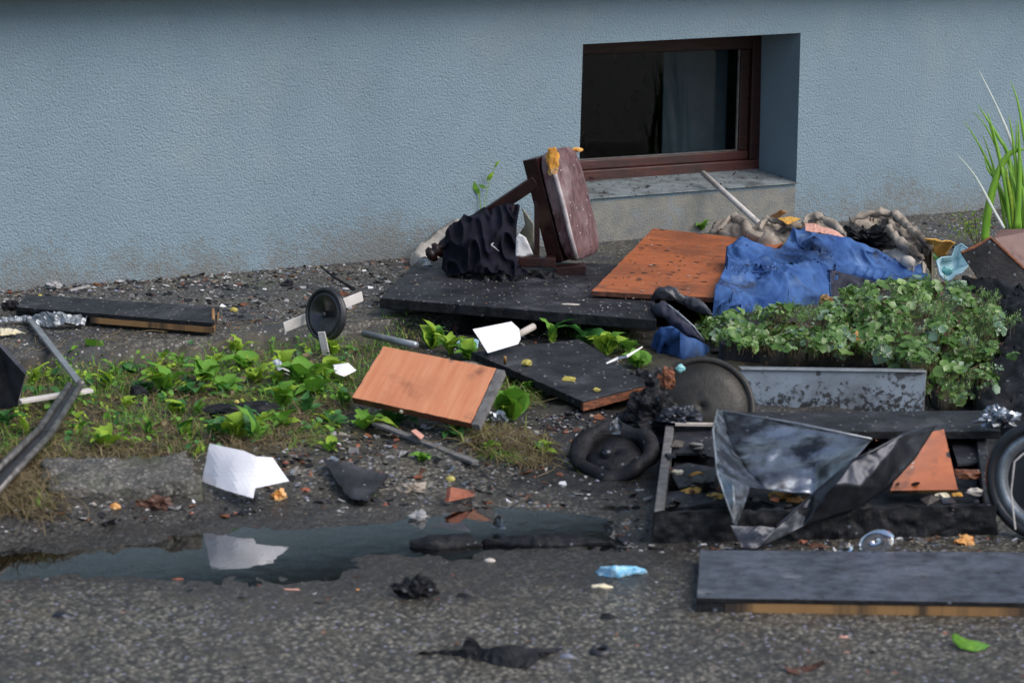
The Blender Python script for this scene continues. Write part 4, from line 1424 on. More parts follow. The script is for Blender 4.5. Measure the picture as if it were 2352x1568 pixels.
obj('basin', facets(fac), 'metal', root, smooth=True, solid=.0015)
obj('side_flap', facets(['a2 a b2 b', 'b b2 c2 c', 'c c2 f e d', 'c d o', 'd e p o']), 'metal', root, solid=.0015, smooth=False)
obj('lower_flap', facets(['q r t s']), 'metaldark', root, solid=.0015)
obj('dark_fold', facets(['t r g k u', 'u k v', 'k h z2 k3 k2', 'g h k', 'k k2 v', 'k2 k3 w v', 'k3 z x w', 'z y x', 'z2 z k3']), 'metaldark', root, solid=.0015, smooth=True)
obj('folded_rim', join(tube([B['a'], B['a'].lerp(B['i'], .5) + Vector((0, 0, .004)), B['i']], .003, 8), tube([B['a2'], B['b'], B['c'], B['o']], .0025, 8)), 'alu', root, smooth=True)
obj('dark_rim', tube([B['r'], B['g'], B['h'], B['z2'], B['z'], B['y']], .003, 8), 'metaldark', root, smooth=True)

# big wheel at the right edge
YR = H(2352, 1245, .0).y
wc = AY(2398, 1104, YR)
ax = Vector((-.55, -.83, .06)).normalized()
root = thing('pushchair_wheel', 'large black pushchair wheel with a silver rim standing at the right edge', 'wheel', AY(2360, 1245, YR))
R1 = (1245 - 955) / 2 * YR / FPX * 1.0
obj('tyre', ring(wc, ax, [(R1 * .82, -.016), (R1 * .93, -.018), (R1, -.008), (R1, .008), (R1 * .93, .018), (R1 * .82, .016)], 48), 'rubber', root, smooth=True)
obj('rim', ring(wc, ax, [(R1 * .60, -.010), (R1 * .815, -.013), (R1 * .815, .013), (R1 * .60, .010), (R1 * .68, 0)], 48), 'alu', root, smooth=True)
obj('hub', lathe(wc - ax * .025, wc + ax * .025, [(0, .012), (.1, .02), (.9, .02), (1, .012)], 16), 'rubber', root, smooth=True)
obj('hub_disc', ring(wc, ax, [(.018, .004), (R1 * .61, .004), (R1 * .61, -.002), (.018, -.002)], 40), 'rubber', root, smooth=False)
obj('bent_wire', tube([AY(2332, 1215, YR - .06), AY(2322, 1130, YR - .06), AY(2330, 1060, YR - .06), AY(2352, 1040, YR - .06)], .002, 6), 'whitewood', root)

# ------------------------------------------------------------------ clothes heap
Jm = lambda L: [ZJ(x, y) for x, y in L]
Jc = lambda L: [(*ZJ(x, y), z) for x, y, z in L]
beA = sheet(Jm([(120, 285), (200, 205), (350, 140), (420, 180), (540, 225), (620, 150), (760, 170), (850, 215), (1000, 180), (1060, 145), (1200, 150), (1300, 220), (1390, 330), (1200, 300), (1020, 230), (900, 300), (830, 400), (700, 380), (520, 345), (480, 350), (340, 325), (160, 305)]),
Jc([(120, 285, .19), (350, 140, .235), (250, 260, .205), (420, 250, .225), (540, 225, .225), (620, 150, .245), (760, 190, .23), (850, 215, .235), (650, 290, .23), (830, 400, .195), (520, 345, .195), (340, 325, .195), (1000, 190, .245), (1100, 160, .265), (1200, 160, .265), (1200, 240, .25), (1390, 330, .215), (900, 300, .22)]), 4, .011, 11, 51, stretch=(1.0, .8, 1))
o_tr = thing('beige_trousers', 'dirty beige trousers bunched behind the jeans and the orange board', 'trousers', H(*ZJ(650, 350), .17))
obj('fabric', beA, 'beige', o_tr, smooth=True)
beB = sheet(Jm([(1420, 185), (1500, 140), (1700, 105), (1830, 110), (1930, 180), (2000, 250), (2100, 330), (2220, 460), (2200, 490), (2150, 560), (2100, 560), (1980, 470), (1870, 455), (1780, 400), (1760, 330), (1600, 290), (1500, 230)]),
Jc([(1420, 185, .24), (1500, 140, .26), (1700, 105, .27), (1830, 110, .27), (1930, 180, .26), (1700, 200, .235), (1850, 250, .235), (2000, 250, .245), (2100, 330, .225), (2000, 400, .195), (2220, 460, .19), (2150, 560, .145), (1980, 470, .17), (1760, 330, .20), (1600, 290, .215)]), 4, .011, 11, 52, stretch=(1.0, .8, 1))
o_jk = thing('beige_jacket', 'dirty beige jacket with a rolled sleeve at the back of the clothes heap', 'jacket', H(*ZJ(1850, 400), .15))
obj('fabric', beB, 'beige', o_jk, smooth=True)
def roll(pts, rs, amp, seed, parent, m_):
    L = []
    for x, y, z in pts:
        L.append(H(*ZJ(x, y), z))
    C_ = []
    R2 = []
    for i in range(len(L) - 1):
        for k in range(6):
            t_ = k / 6
            p0, p1, p2, p3 = L[max(i - 1, 0)], L[i], L[i + 1], L[min(i + 2, len(L) - 1)]
            C_.append(.5 * ((2 * p1) + (p2 - p0) * t_ + (2 * p0 - 5 * p1 + 4 * p2 - p3) * t_ * t_ + (-p0 + 3 * p1 - 3 * p2 + p3) * t_ ** 3))
            R2.append(.78 * (rs[i] + (rs[i + 1] - rs[i]) * t_) * (1 + .25 * noise.noise(C_[-1] * 30)))
    C_.append(L[-1])
    R2.append(rs[-1])
    g_ = tube(C_, R2, 18)
    vs = []
    for v in g_[0]:
        k = (1 - min(1, abs(noise.noise(v * 24 + Vector((seed, 0, 0)))) * 2.4)) ** 2
        vs.append(v + Vector((noise.noise(v * 40), noise.noise(v * 40 + Vector((9, 0, 0))), noise.noise(v * 40 + Vector((0, 9, 0))))) * amp * .6 + Vector((0, -.3, .8)) * amp * 1.3 * k + Vector((noise.noise(v * 90), 0, noise.noise(v * 90 + Vector((4, 0, 0))))) * .003)
    obj('rolled_fabric', (vs, g_[1]), m_, parent, smooth=True)


roll([(200, 290, .2), (330, 160, .235), (440, 210, .235), (500, 310, .215), (620, 330, .215), (780, 320, .21), (900, 250, .235), (1000, 205, .25)], [.006, .016, .020, .022, .022, .022, .018, .01], .011, 1, o_tr, 'beige')
roll([(600, 260, .235), (640, 180, .25), (760, 190, .25), (870, 230, .25)], [.008, .014, .014, .008], .010, 2, o_tr, 'beige')
roll([(990, 215, .262), (1050, 165, .275), (1150, 160, .28), (1260, 200, .275), (1340, 270, .262), (1390, 335, .245)], [.008, .014, .017, .017, .014, .006], .009, 3, o_tr, 'beige')
roll([(1430, 190, .255), (1560, 145, .27), (1700, 120, .28), (1830, 125, .28), (1920, 190, .27), (2000, 265, .255), (2100, 350, .24), (2190, 460, .20)], [.008, .013, .016, .018, .018, .016, .016, .008], .010, 4, o_jk, 'beige')
roll([(1800, 250, .25), (1840, 330, .235), (1930, 410, .215), (2040, 480, .195), (2130, 560, .165)], [.01, .018, .022, .018, .006], .010, 5, o_jk, 'beige')
o = obj('white_garment', sheet(Jm([(1740, 460), (1850, 450), (1960, 455), (2080, 520), (2150, 590), (2190, 700), (2060, 660), (1900, 620), (1800, 520)]),
                               Jc([(1740, 460, .185), (1850, 450, .195), (1960, 455, .195), (2080, 520, .175), (2190, 700, .11), (2060, 660, .12), (1900, 620, .14), (2000, 560, .17)]), 5, .007, 12, 53), 'white_cloth', smooth=True)
tag(o, 'off-white garment with black specks between the jeans and the beige jacket', 'garment')
p = H(*ZJ(1570, 370), .2)
o = obj('burnt_clump', blob(p, .080, .07, .042, .75, 5, 54, 2.6, rot=-.5), 'black', smooth=False)
tag(o, 'burnt black clump of fibres in the middle of the clothes heap', 'clump')
jeans = thing('blue_jeans', 'crumpled faded blue jeans lying over the orange board edge', 'jeans', G(1800, 720))
jo = [(170, 830), (245, 660), (290, 600), (280, 430), (330, 400), (400, 375), (470, 372), (600, 410), (700, 465), (770, 460), (830, 390), (880, 290), (960, 250), (1010, 225), (1060, 270), (1200, 290), (1400, 330), (1600, 400), (1800, 500), (1900, 600), (2080, 640), (2180, 720),
      (2000, 790), (1800, 770), (1500, 700), (1270, 640), (1270, 720), (1150, 870), (980, 1000), (800, 1010), (600, 1000), (400, 1010), (290, 1080), (190, 1100), (165, 900)]
jc = [(170, 830, .187), (190, 1100, .10), (400, 1010, .12), (800, 1010, .115), (1150, 870, .125), (1270, 720, .14), (260, 650, .207), (290, 600, .207), (700, 640, .212), (1000, 620, .20), (1200, 612, .185), (430, 500, .228), (600, 560, .203), (800, 570, .20), (400, 375, .255), (470, 372, .258), (280, 430, .24), (700, 465, .222), (770, 480, .215),
      (950, 260, .26), (1050, 275, .262), (900, 430, .215), (1000, 480, .205), (1100, 400, .24), (1400, 340, .245), (1300, 480, .21), (1150, 520, .195), (1270, 610, .17), (1600, 420, .22), (1800, 500, .185), (1900, 600, .145), (1600, 590, .16), (1500, 690, .135), (1800, 660, .14), (2000, 780, .115), (2180, 720, .115), (500, 830, .165), (900, 830, .16), (250, 900, .168)]
obj('denim', sheet([ZJ(*q) for q in jo], [(*ZJ(x, y), z) for x, y, z in jc], 3.0, .015, 6.5, 55, stretch=(1.0, .8, 1.0)), 'denim', jeans, smooth=True)


jf = tps([(*ZJ(x, y), z) for x, y, z in jc])


def seam(L, r=.0016):
    out = []
    for x, y in L:
        u, v = ZJ(x, y)
        p_ = H(u, v, jf(u, v))
        out.append(p_ + (CP - p_).normalized() * .012)
    return tube(out, r, 6)


obj('pocket_seam', seam([(460, 380), (440, 450), (410, 550), (450, 585), (520, 605)]), 'denimdark', jeans, smooth=True)
obj('pocket_seam', seam([(1100, 330), (1090, 420), (1130, 500), (1200, 560), (1280, 610)]), 'denimdark', jeans, smooth=True)
obj('waistband', seam([(270, 640), (400, 655), (600, 665), (720, 640), (900, 615), (1060, 605), (1200, 608)], .003), 'denim', jeans, smooth=True)
o = obj('dark_trouser_leg', sheet(Jm([(1240, 640), (1300, 650), (1500, 700), (1800, 780), (2000, 800), (2050, 850), (1800, 850), (1500, 850), (1300, 900), (1180, 900)]),
                                  Jc([(1240, 640, .17), (1500, 700, .14), (1800, 780, .12), (2000, 800, .11), (1500, 850, .09), (1180, 900, .09)]), 6, .006, 14, 56), 'denimdark', smooth=True)
tag(o, 'dark wet trouser leg under the right side of the jeans', 'trousers')
def softpath(L, rs, seg=14, flat=1.0, n=5):
    P_, r_ = [], []
    for i in range(len(L) - 1):
        for k in range(n):
            P_.append(L[i].lerp(L[i + 1], k / n))
            r_.append(rs[i] + (rs[i + 1] - rs[i]) * k / n)
    P_.append(L[-1])
    r_.append(rs[-1])
    return tube(P_, r_, seg)


def crumple(geo, a1, f1, a2, f2, seed):
    vs = []
    for v in geo[0]:
        k = (1 - min(1, abs(noise.noise(v * f1 + Vector((seed, 0, 0)))) * 2.3)) ** 2
        w = Vector((noise.noise(v * f2), noise.noise(v * f2 + Vector((9, 0, seed))), noise.noise(v * f2 + Vector((0, 9, 0)))))
        vs.append(v + Vector((0, -.4, .8)) * a1 * k + w * a2)
    return vs, geo[1]


o = obj('dark_shoe', crumple(softpath([H(*Z3(175, 625), .16), H(*Z3(230, 590), .19), H(*Z3(300, 600), .185), H(*Z3(370, 640), .165), H(*Z3(450, 670), .16), H(*Z3(525, 715), .15)], [.008, .018, .017, .012, .016, .004], 18, n=8), .012, 26, .006, 60, 2), 'shoe', smooth=True)
tag(o, 'scuffed dark shoe lying on the corner of the charcoal table top', 'shoe')
sl_ = thing('dark_sleeve', 'dark sleeve with a painted highlight along its edge hanging down beside the jeans', 'sleeve', H(*Z3(330, 780), .10))
SL = [H(*Z3(185, 680), .15), H(*Z3(240, 690), .165), H(*Z3(310, 745), .145), H(*Z3(390, 815), .115), H(*Z3(470, 878), .085)]
obj('fabric', crumple(softpath(SL, [.012, .022, .021, .016, .006], 18, n=8), .012, 24, .006, 55, 4), 'denimdark', sl_, smooth=True)
obj('highlight_strip', softpath([p + Vector((.012, -.012, .020)) for p in SL[1:4]] + [SL[4] + Vector((.004, -.004, .008))], [.003, .003, .0025, .002], 8), 'alu', sl_, smooth=True)  # pale strip added as the highlight along the sleeve
o = obj('blue_cuff', sheet([Z3(195, 830), Z3(230, 790), Z3(290, 780), Z3(360, 820), Z3(440, 860), Z3(500, 890), Z3(460, 920), Z3(350, 915), Z3(220, 905)],
                           [(*Z3(195, 830), .10), (*Z3(290, 780), .14), (*Z3(440, 860), .11), (*Z3(500, 890), .07), (*Z3(350, 915), .065), (*Z3(220, 905), .065), (*Z3(300, 840), .12)], 4, .006, 12, 59), 'denim', smooth=True)
tag(o, 'bright blue denim cuff on the soil below the dark sleeve', 'denim')
YC = H(*ZJ(1000, 200), .25).y
o = obj('orange_card', sheet(Jm([(680, 145), (800, 75), (850, 100), (770, 155)]), Jc([(680, 145, .26), (800, 75, .30), (850, 100, .29), (770, 155, .255)]), 4, .003, 20, 71, skirt=False), 'orangebit', solid=.001)
tag(o, 'folded orange card sticking up behind the beige trousers', 'card')
o = obj('yellow_card', sheet(Jm([(760, 155), (860, 140), (980, 160), (850, 215)]), Jc([(760, 155, .27), (980, 160, .275), (850, 215, .265), (860, 140, .275)]), 4, .002, 20, 72, skirt=False), 'yellow', solid=.001)
tag(o, 'pale yellow card tucked in the beige trousers', 'card')
o = obj('peach_card', sheet(Jm([(1015, 205), (1100, 210), (1330, 285), (1385, 335), (1200, 300), (1020, 270)]), Jc([(1015, 205, .305), (1330, 285, .29), (1385, 335, .27), (1020, 270, .315), (1200, 300, .305)]), 4, .002, 20, 73, skirt=False), 'peach', solid=.001)
tag(o, 'peach card lying between the jeans and the beige trousers', 'card')
o = obj('yellow_cloth', sheet(Jm([(2130, 345), (2250, 360), (2420, 385), (2330, 500), (2260, 520), (2220, 480)]), Jc([(2130, 345, .25), (2420, 385, .22), (2330, 500, .16), (2220, 480, .18)]), 5, .006, 14, 74, skirt=False), 'yellow', smooth=True, solid=.003)
tag(o, 'stained yellow cloth right of the beige jacket', 'cloth')

# white rod leaning into the window niche
o = obj('white_rod', tube([onrod for onrod in (WP(*onwall(1615, 398, .05), .05), H(1745, 515, .20))], .0105, 14), 'alu', smooth=True)
o.data.materials[0] = M['whitewood']
tag(o, 'white rod leaning against the window sill behind the clothes', 'rod')

# aqua plastic cup
cup = thing('aqua_cup', 'crushed pale aqua plastic cup beside the charred upholstery', 'cup', H(2185, 640, .1))
YU = H(2185, 640, .12).y


def cu(x, y, dy=0):
    return AY(*Z3(x, y), YU + dy)


def fan_shell(outer, inner, m1):
    vs = [cu(*q) for q in outer] + [cu(*q) for q in inner]
    n = len(outer)
    fs = [(i, (i + 1) % n, n + (i + 1) % n, n + i) for i in range(n)]
    fs.append(tuple(range(n, 2 * n)))
    return vs, fs


out_ = [(1840, 400, 0), (1870, 380, .02), (1930, 375, .03), (1950, 320, .04), (1985, 300, .04), (2030, 335, .03), (2010, 370, .02), (2030, 420, .0), (1985, 470, -.02), (1950, 480, -.03), (1925, 510, -.035), (1895, 518, -.04), (1860, 480, -.03)]
inn_ = [(1860, 415, .04), (1880, 400, .05), (1930, 395, .05), (1950, 380, .06), (1965, 380, .06), (1975, 385, .05), (1975, 395, .05), (1970, 430, .04), (1950, 455, .03), (1935, 460, .02), (1920, 470, .02), (1900, 480, .02), (1880, 465, .02)]
obj('body', fan_shell(out_, inn_, None), 'aqua', cup, solid=.0015, smooth=True)
obj('lip', tube([cu(*q) for q in out_] + [cu(*out_[0])], .003, 8, cap=False), 'aqua', cup, smooth=True)
obj('stain', blob(cu(1905, 455, .005), .02, .006, .014, .5, 2, 81, 2, flat=False), 'aquadeep', cup)

# charred upholstery at the right edge
root = thing('charred_upholstery', 'charred slab of upholstery with a brown cover at the right edge', 'upholstery', H(2290, 690, .1))
YQ = H(2270, 690, .1).y


def q3(x, y, dy=0):
    return AY(*Z3(x, y), YQ + dy)


obj('burnt_face', (lambda P: (P, [(0, 1, 2, 3, 4), (9, 8, 7, 6, 5)] + [(i, i + 5, (i + 1) % 5 + 5, (i + 1) % 5) for i in range(5)]))(
    [q3(1980, 355, -.02), q3(2160, 262, .0), q3(2480, 560, .0), q3(2480, 740, -.03), q3(2120, 560, -.05)] + [q3(1990, 360, .05), q3(2165, 275, .06), q3(2480, 560, .06), q3(2480, 740, .05), q3(2120, 560, .05)]), 'black', root, bevel=.004)
obj('frayed_edge', tube([q3(1982, 350, -.02), q3(2060, 320, -.01), q3(2155, 262, 0), q3(2250, 350, 0), q3(2352, 445, 0), q3(2480, 565, 0)], [.004, .006, .004, .006, .005, .006], 7), 'rot', root)
obj('brown_cover', (lambda P: (P, [(0, 1, 2, 3), (7, 6, 5, 4)] + [(i, i + 4, (i + 1) % 4 + 4, (i + 1) % 4) for i in range(4)]))(
    [q3(2170, 262, .012), q3(2480, 555, .012), q3(2480, 200, .16), q3(2200, 218, .12)] + [q3(2175, 275, .05), q3(2480, 560, .055), q3(2480, 240, .2), q3(2205, 235, .16)]), 'brownskin', root, bevel=.006)
o = obj('charred_blanket', sheet([(2212, 640), (2300, 640), (2400, 680), (2430, 990), (2330, 985), (2250, 930), (2240, 880), (2290, 800), (2330, 730)],
                                 [(2212, 640, .17), (2400, 680, .22), (2430, 990, .05), (2330, 985, .04), (2250, 930, .06), (2290, 800, .12), (2350, 800, .15), (2330, 730, .17)], 9, .012, 9, 83), 'black', smooth=True)
tag(o, 'black charred blanket hanging below the burnt upholstery', 'blanket')

# ------------------------------------------------------------------ planter with ground cover
ZPL = .155
pf0, pf1 = H(1655, 856, ZS - .02), H(2035, 856, ZS - .02)
pl = thing('planter', 'low dark concrete planter edge below the leafy ground cover', 'planter', pf0.lerp(pf1, .5))
pt0, pt1 = Vector((pf0.x, pf0.y, 0)), Vector((pf1.x, pf1.y, 0))
dv = (pt1 - pt0)
nv_ = Vector((-dv.y, dv.x, 0)).normalized()
for i, (a, b) in enumerate(((0, .42), (.425, .80), (.805, 1.0))):
    p_ = pt0 + dv * a + Vector((0, .004 * i, ZS - .05))
    obj('edging_stone', boxgeo(p_, dv * (b - a), nv_ * .05, Vector((0, 0, H(1850, 802, .12).z - ZS + .05 + .004 * (i % 2)))), 'char', pl, bevel=.004)

COV = [(1600, 745), (1660, 712), (1760, 705), (1890, 705), (1960, 660), (2080, 640), (2160, 645), (2300, 690), (2340, 740), (2320, 820), (2270, 900), (2160, 925), (2115, 870), (2060, 845), (2020, 815), (1960, 812), (1860, 808), (1700, 800), (1640, 810)]
covf = tps([(1600, 745, .07), (1660, 715, .10), (1890, 708, .15), (2080, 645, .17), (2300, 690, .18), (2340, 740, .15), (2270, 900, .06), (2140, 920, .05), (2115, 870, .09), (2020, 815, .13), (1860, 806, .13), (1700, 798, .12), (1640, 810, .07), (1850, 755, .16), (2050, 740, .18), (2200, 780, .15)])
cpv = [Vector((x, y, 0)) for x, y in COV]
o = obj('bed_soil', sheet(COV, [(x, y, covf(x, y) - .03) for x, y in COV] + [(1850, 755, .125), (2050, 740, .145), (2200, 780, .115)], 14, .006, 12, 91), 'earth', smooth=True)
o['kind'] = 'structure'
cv, cf, cm = [], [], []
sv, sf = [], []
rg = random.Random(11)


def round_leaf(c, nrm, size, lobes, roll):
    a = nrm.orthogonal().normalized()
    b = nrm.cross(a)
    k = len(cv)
    n = 6
    for i in range(n):
        an = 2 * math.pi * i / n + roll
        r = size * (1 + .22 * math.cos(lobes * an))
        cv.append(c + (a * math.cos(an) + b * math.sin(an)) * r + nrm * size * .25)
    cv.append(c)
    for i in range(n):
        cf.append((k + i, k + (i + 1) % n, k + n))


cnt = 0
while cnt < 4200:
    u, v = rg.uniform(1585, 2350), rg.uniform(630, 935)
    if not in_poly(u + 30 * fbm(u * .03, v * .04, 1), v + 24 * fbm(u * .035, v * .03, 3) + (8 if u < 2050 and v > 770 else 0), cpv):
        continue
    dens = fbm(u * .02, v * .03, 2) + .5 * fbm(u * .06, v * .09, 4)
    if dens < -.22 and rg.random() < .85:
        continue
    cnt += 1
    z = covf(u, v) - abs(rg.gauss(0, .018)) + .055 * fbm(u * .016, v * .025, 9) + (.045 * rg.random() if rg.random() < .15 else 0)
    p = H(u, v, z)
    tone = fbm(u * .025 + 7, v * .04, 5) * 1.3 + rg.uniform(-.5, .5) - .15
    mi_ = 0 if tone < .12 else (1 if tone < .45 else 2)
    if rg.random() < .03:
        mi_ = 3
    feather = fbm(u * .014 + 30, v * .02, 7) > (.34 if u < 2080 else .05)
    hd = Vector((rg.gauss(0, .5), rg.gauss(-.35, .5), 1)).normalized()
    s_ = strip([p - Vector((rg.uniform(-.01, .01), 0, .03)), p], .0012)
    b0 = len(sv)
    sv += s_[0]
    sf += [tuple(i + b0 for i in f) for f in s_[1]]
    f0 = len(cf)
    if feather:                                  # fine-leaved sprigs between the round-leaved ones
        tip = p + hd * rg.uniform(.012, .03)
        a = hd.orthogonal().normalized()
        b = hd.cross(a)
        for k in range(9):
            q = p.lerp(tip, k / 8)
            an = k * 2.4
            dr = (a * math.cos(an) + b * math.sin(an) + hd * .6).normalized()
            L = rg.uniform(.007, .013)
            e = dr.cross(hd).normalized() * .0016
            k0 = len(cv)
            cv += [q - e, q + e, q + dr * L]
            cf.append((k0, k0 + 1, k0 + 2))
    else:
        nl = rg.choice((3, 4, 5, 5))
        base_sz = .0032 + .0115 * rg.random() ** 2.5
        for k in range(nl):
            an = 2 * math.pi * k / nl + rg.random()
            a = hd.orthogonal().normalized()
            b = hd.cross(a)
            off = (a * math.cos(an) + b * math.sin(an))
            sz = base_sz * rg.uniform(.7, 1.3)
            round_leaf(p + off * sz * 1.2 + Vector((0, 0, rg.uniform(-.003, .003))), (hd + off * .5 + Vector((rg.gauss(0, .35), rg.gauss(0, .35), 0))).normalized(), sz, rg.choice((2, 3, 3, 5)), rg.random())
    cm += [mi_] * (len(cf) - f0)
obj('ground_cover', (cv, cf, None, cm), ['cover1', 'cover2', 'cover3', 'brownleaf'], kind='stuff', smooth=True)
# thin stems and seed stalks standing above the cover
for _ in range(70):
    u, v = rg.uniform(1620, 2300), rg.uniform(680, 800)
    if not in_poly(u, v, cpv):
        continue
    p = H(u, v, covf(u, v))
    q = p + Vector((rg.uniform(-.03, .03), rg.uniform(-.02, .02), rg.uniform(.02, .05)))
    s_ = strip([p, p.lerp(q, .5) + Vector((rg.uniform(-.006, .006), 0, .003)), q], .0015)
    b0 = len(sv)
    sv += s_[0]
    sf += [tuple(i + b0 for i in f) for f in s_[1]]
for _ in range(46):
    u, v = rg.uniform(1640, 2300), rg.uniform(690, 900)
    if not in_poly(u, v, cpv):
        continue
    pts_ = []
    du, dv_ = rg.uniform(-60, 60), rg.uniform(-5, 40)
    for k in range(7):
        uu, vv_ = u + du * k / 6, v + dv_ * k / 6
        pts_.append(H(uu, vv_, max(.05, covf(uu, vv_)) + .012 + .014 * math.sin(k * 1.3 + u)))
    s_ = strip(pts_, .0022)
    b0 = len(sv)
    sv += s_[0]
    sf += [tuple(i + b0 for i in f) for f in s_[1]]
obj('cover_stems', (sv, sf), 'straw', kind='stuff')
for i, (u, v, m_, k, lb) in enumerate(((1967, 775, 'orangebit', .013, 'bright orange petal scrap in the middle of the ground cover'), (1895, 690, 'edge', .018, 'tan cardboard bit at the back of the ground cover'), (2105, 835, 'alu', .018, 'pale crumpled plastic at the right end of the planter'))):
    o = obj('plant_bed_scrap', blob(H(u, v, covf(u, v) + .008), k, k * .6, k, .8, 2, 95 + i, 2.0, flat=False), m_)
    tag(o, lb, 'scrap')

# ------------------------------------------------------------------ iris clump
YI = H(2320, 560, .12).y
ir = thing('iris_plant', 'tall iris plant with long green blades by the wall at the right', 'plant', AY(2320, 560, YI))


def zi(x, y, dy=0):
    return AY(*ZI(x, y), YI + dy)


rw_i = random.Random(8)
blades = [([(1040, 1290), (960, 1000), (880, 820), (790, 640), (675, 455)], 30, 'iris', 0), ([(1060, 1290), (1000, 900), (930, 680), (840, 500), (750, 400)], 22, 'iris', .03),
          ([(1070, 1290), (1020, 760), (940, 590), (860, 460), (785, 345)], 34, 'iris', -.02), ([(1120, 1290), (1100, 900), (1060, 690), (960, 430), (795, 85)], 40, 'irispale', .02),
          ([(1180, 1290), (1160, 800), (1120, 500), (1080, 300), (1030, 160)], 30, 'iris', 0), ([(840, 1380), (860, 1150), (930, 880), (1010, 730), (1080, 690), (1170, 680)], 70, 'iris', -.05),
          ([(985, 1280), (900, 1130), (820, 980), (740, 850), (620, 710)], 24, 'irispale', -.07), ([(1080, 1290), (1030, 1050), (980, 850), (960, 780)], 40, 'iris', -.04), ([(1130, 1290), (1090, 1000), (1040, 800), (1000, 690)], 46, 'iris', .02),
          ([(1060, 1290), (1045, 1100), (1010, 900), (1000, 800)], 36, 'leafyellow', -.05), ([(830, 730), (860, 830), (910, 900), (1000, 1080), (1060, 1290)], 34, 'iris', -.03), ([(1160, 1300), (1140, 1100), (1120, 950)], 60, 'iris', -.03), ([(1190, 1300), (1200, 1000), (1160, 800), (1190, 600)], 50, 'iris', .04)]
for k in range(9):
    x0 = rw_i.uniform(980, 1230)
    x1 = x0 - rw_i.uniform(-40, 190)
    y1 = rw_i.uniform(330, 800)
    blades.append(([(x0, 1290), ((x0 * 2 + x1) / 3 + 20, 1290 - (1290 - y1) * .35), ((x0 + 2 * x1) / 3 + 15, 1290 - (1290 - y1) * .7), (x1, y1)], rw_i.uniform(24, 44), 'iris', rw_i.uniform(-.06, .05)))
for L, w, m_, dy in blades:
    P_ = [zi(x, y, dy) for x, y in L]
    # smooth the centre line
    C_ = []
    for i in range(len(P_) - 1):
        for k in range(4):
            t_ = k / 4
            p0, p1, p2, p3 = P_[max(i - 1, 0)], P_[i], P_[i + 1], P_[min(i + 2, len(P_) - 1)]
            C_.append(.5 * ((2 * p1) + (p2 - p0) * t_ + (2 * p0 - 5 * p1 + 4 * p2 - p3) * t_ * t_ + (-p0 + 3 * p1 - 3 * p2 + p3) * t_ ** 3))
    C_.append(P_[-1])
    wm = .95 * w * .3039 * YI / FPX
    n = len(C_)
    rev = L[0][1] < L[-1][1]
    ws = [wm * (1 - (i / (n - 1)) ** 2.2) + .0008 for i in range(n)]
    if rev:
        ws = ws[::-1]
    vs, fs = [], []
    for i, p in enumerate(C_):
        d = (C_[min(i + 1, n - 1)] - C_[max(i - 1, 0)]).normalized()
        sd_ = d.cross(Vector((.3, -1, .2))).normalized()
        fwd = Vector((.15, -.5, .1)) * ws[i] * .13
        vs += [p - sd_ * ws[i] / 2 + fwd * 0, p + fwd, p + sd_ * ws[i] / 2]
    for i in range(n - 1):
        fs += [(3 * i, 3 * i + 1, 3 * i + 4, 3 * i + 3), (3 * i + 1, 3 * i + 2, 3 * i + 5, 3 * i + 4)]
    obj('blade', (vs, fs), m_, ir, smooth=True, solid=.0007)

# ------------------------------------------------------------------ weeds: leaf prototypes, plants
def leafproto(kind):
    vs, fs = [], []
    rows = 7
    for i in range(rows + 1):
        x = i / rows
        if kind == 0:
            w = .30 * math.sin(math.pi * min(1, x ** .8)) + .01
        elif kind == 1:
            w = .17 * math.sin(math.pi * x ** .75) * (1 + .25 * math.cos(x * 22)) + .01
        elif kind == 2:
            w = .42 * math.sin(math.pi * x ** .65) + .01
        else:
            w = .11 * math.sin(math.pi * x ** .7) + .008
        zc = .28 * math.sin(x * math.pi * .8) - .18 * x * x
        rip = .035 * math.sin(x * 15 + kind)
        vs += [Vector((x, -w, zc + w * .35 + rip)), Vector((x, 0, zc)), Vector((x, w, zc + w * .35 - rip))]
    for i in range(rows):
        fs += [(3 * i, 3 * i + 1, 3 * i + 4, 3 * i + 3), (3 * i + 1, 3 * i + 2, 3 * i + 5, 3 * i + 4)]
    return vs, fs


LM = {}
for kd in range(4):
    for mm in ('leafy', 'leafyellow', 'leafdark'):
        me = bpy.data.meshes.new('weed_leaf')
        v_, f_ = leafproto(kd)
        me.from_pydata(v_, [], f_)
        me.materials.append(M[mm])
        me.polygons.foreach_set('use_smooth', [True] * len(me.polygons))
        LM[kd, mm] = me
rw = random.Random(5)


def weed(u, v, px, n, kd, mm, label, spread=1.0, tilt=.5, group='broad-leaved weeds growing in the debris', h=0.0):
    p = G(u, v, h)
    n = n + 6
    L = px * 1.22 * p.y / FPX
    w = thing('weed', label, 'weed', p, group)
    a0 = rw.random() * 6.28
    for k in range(n):
        o = bpy.data.objects.new('leaf', LM[kd, mm if rw.random() < .75 else rw.choice(('leafy', 'leafyellow', 'leafdark'))])
        COL.objects.link(o)
        o.parent = w
        an = a0 + k * 2.4 * spread + rw.uniform(-.3, .3)
        el = tilt + rw.uniform(-.3, .35)
        s = L * (rw.uniform(.35, .75) if rw.random() < .45 else rw.uniform(.75, 1.25))
        o.matrix_local = Matrix.Translation((rw.uniform(-.006, .006), rw.uniform(-.006, .006), 0)) @ Matrix.Rotation(an, 4, 'Z') @ Matrix.Rotation(-el, 4, 'Y') @ Matrix.Rotation(rw.uniform(-.4, .4), 4, 'X') @ Matrix.Scale(s, 4)
    return w


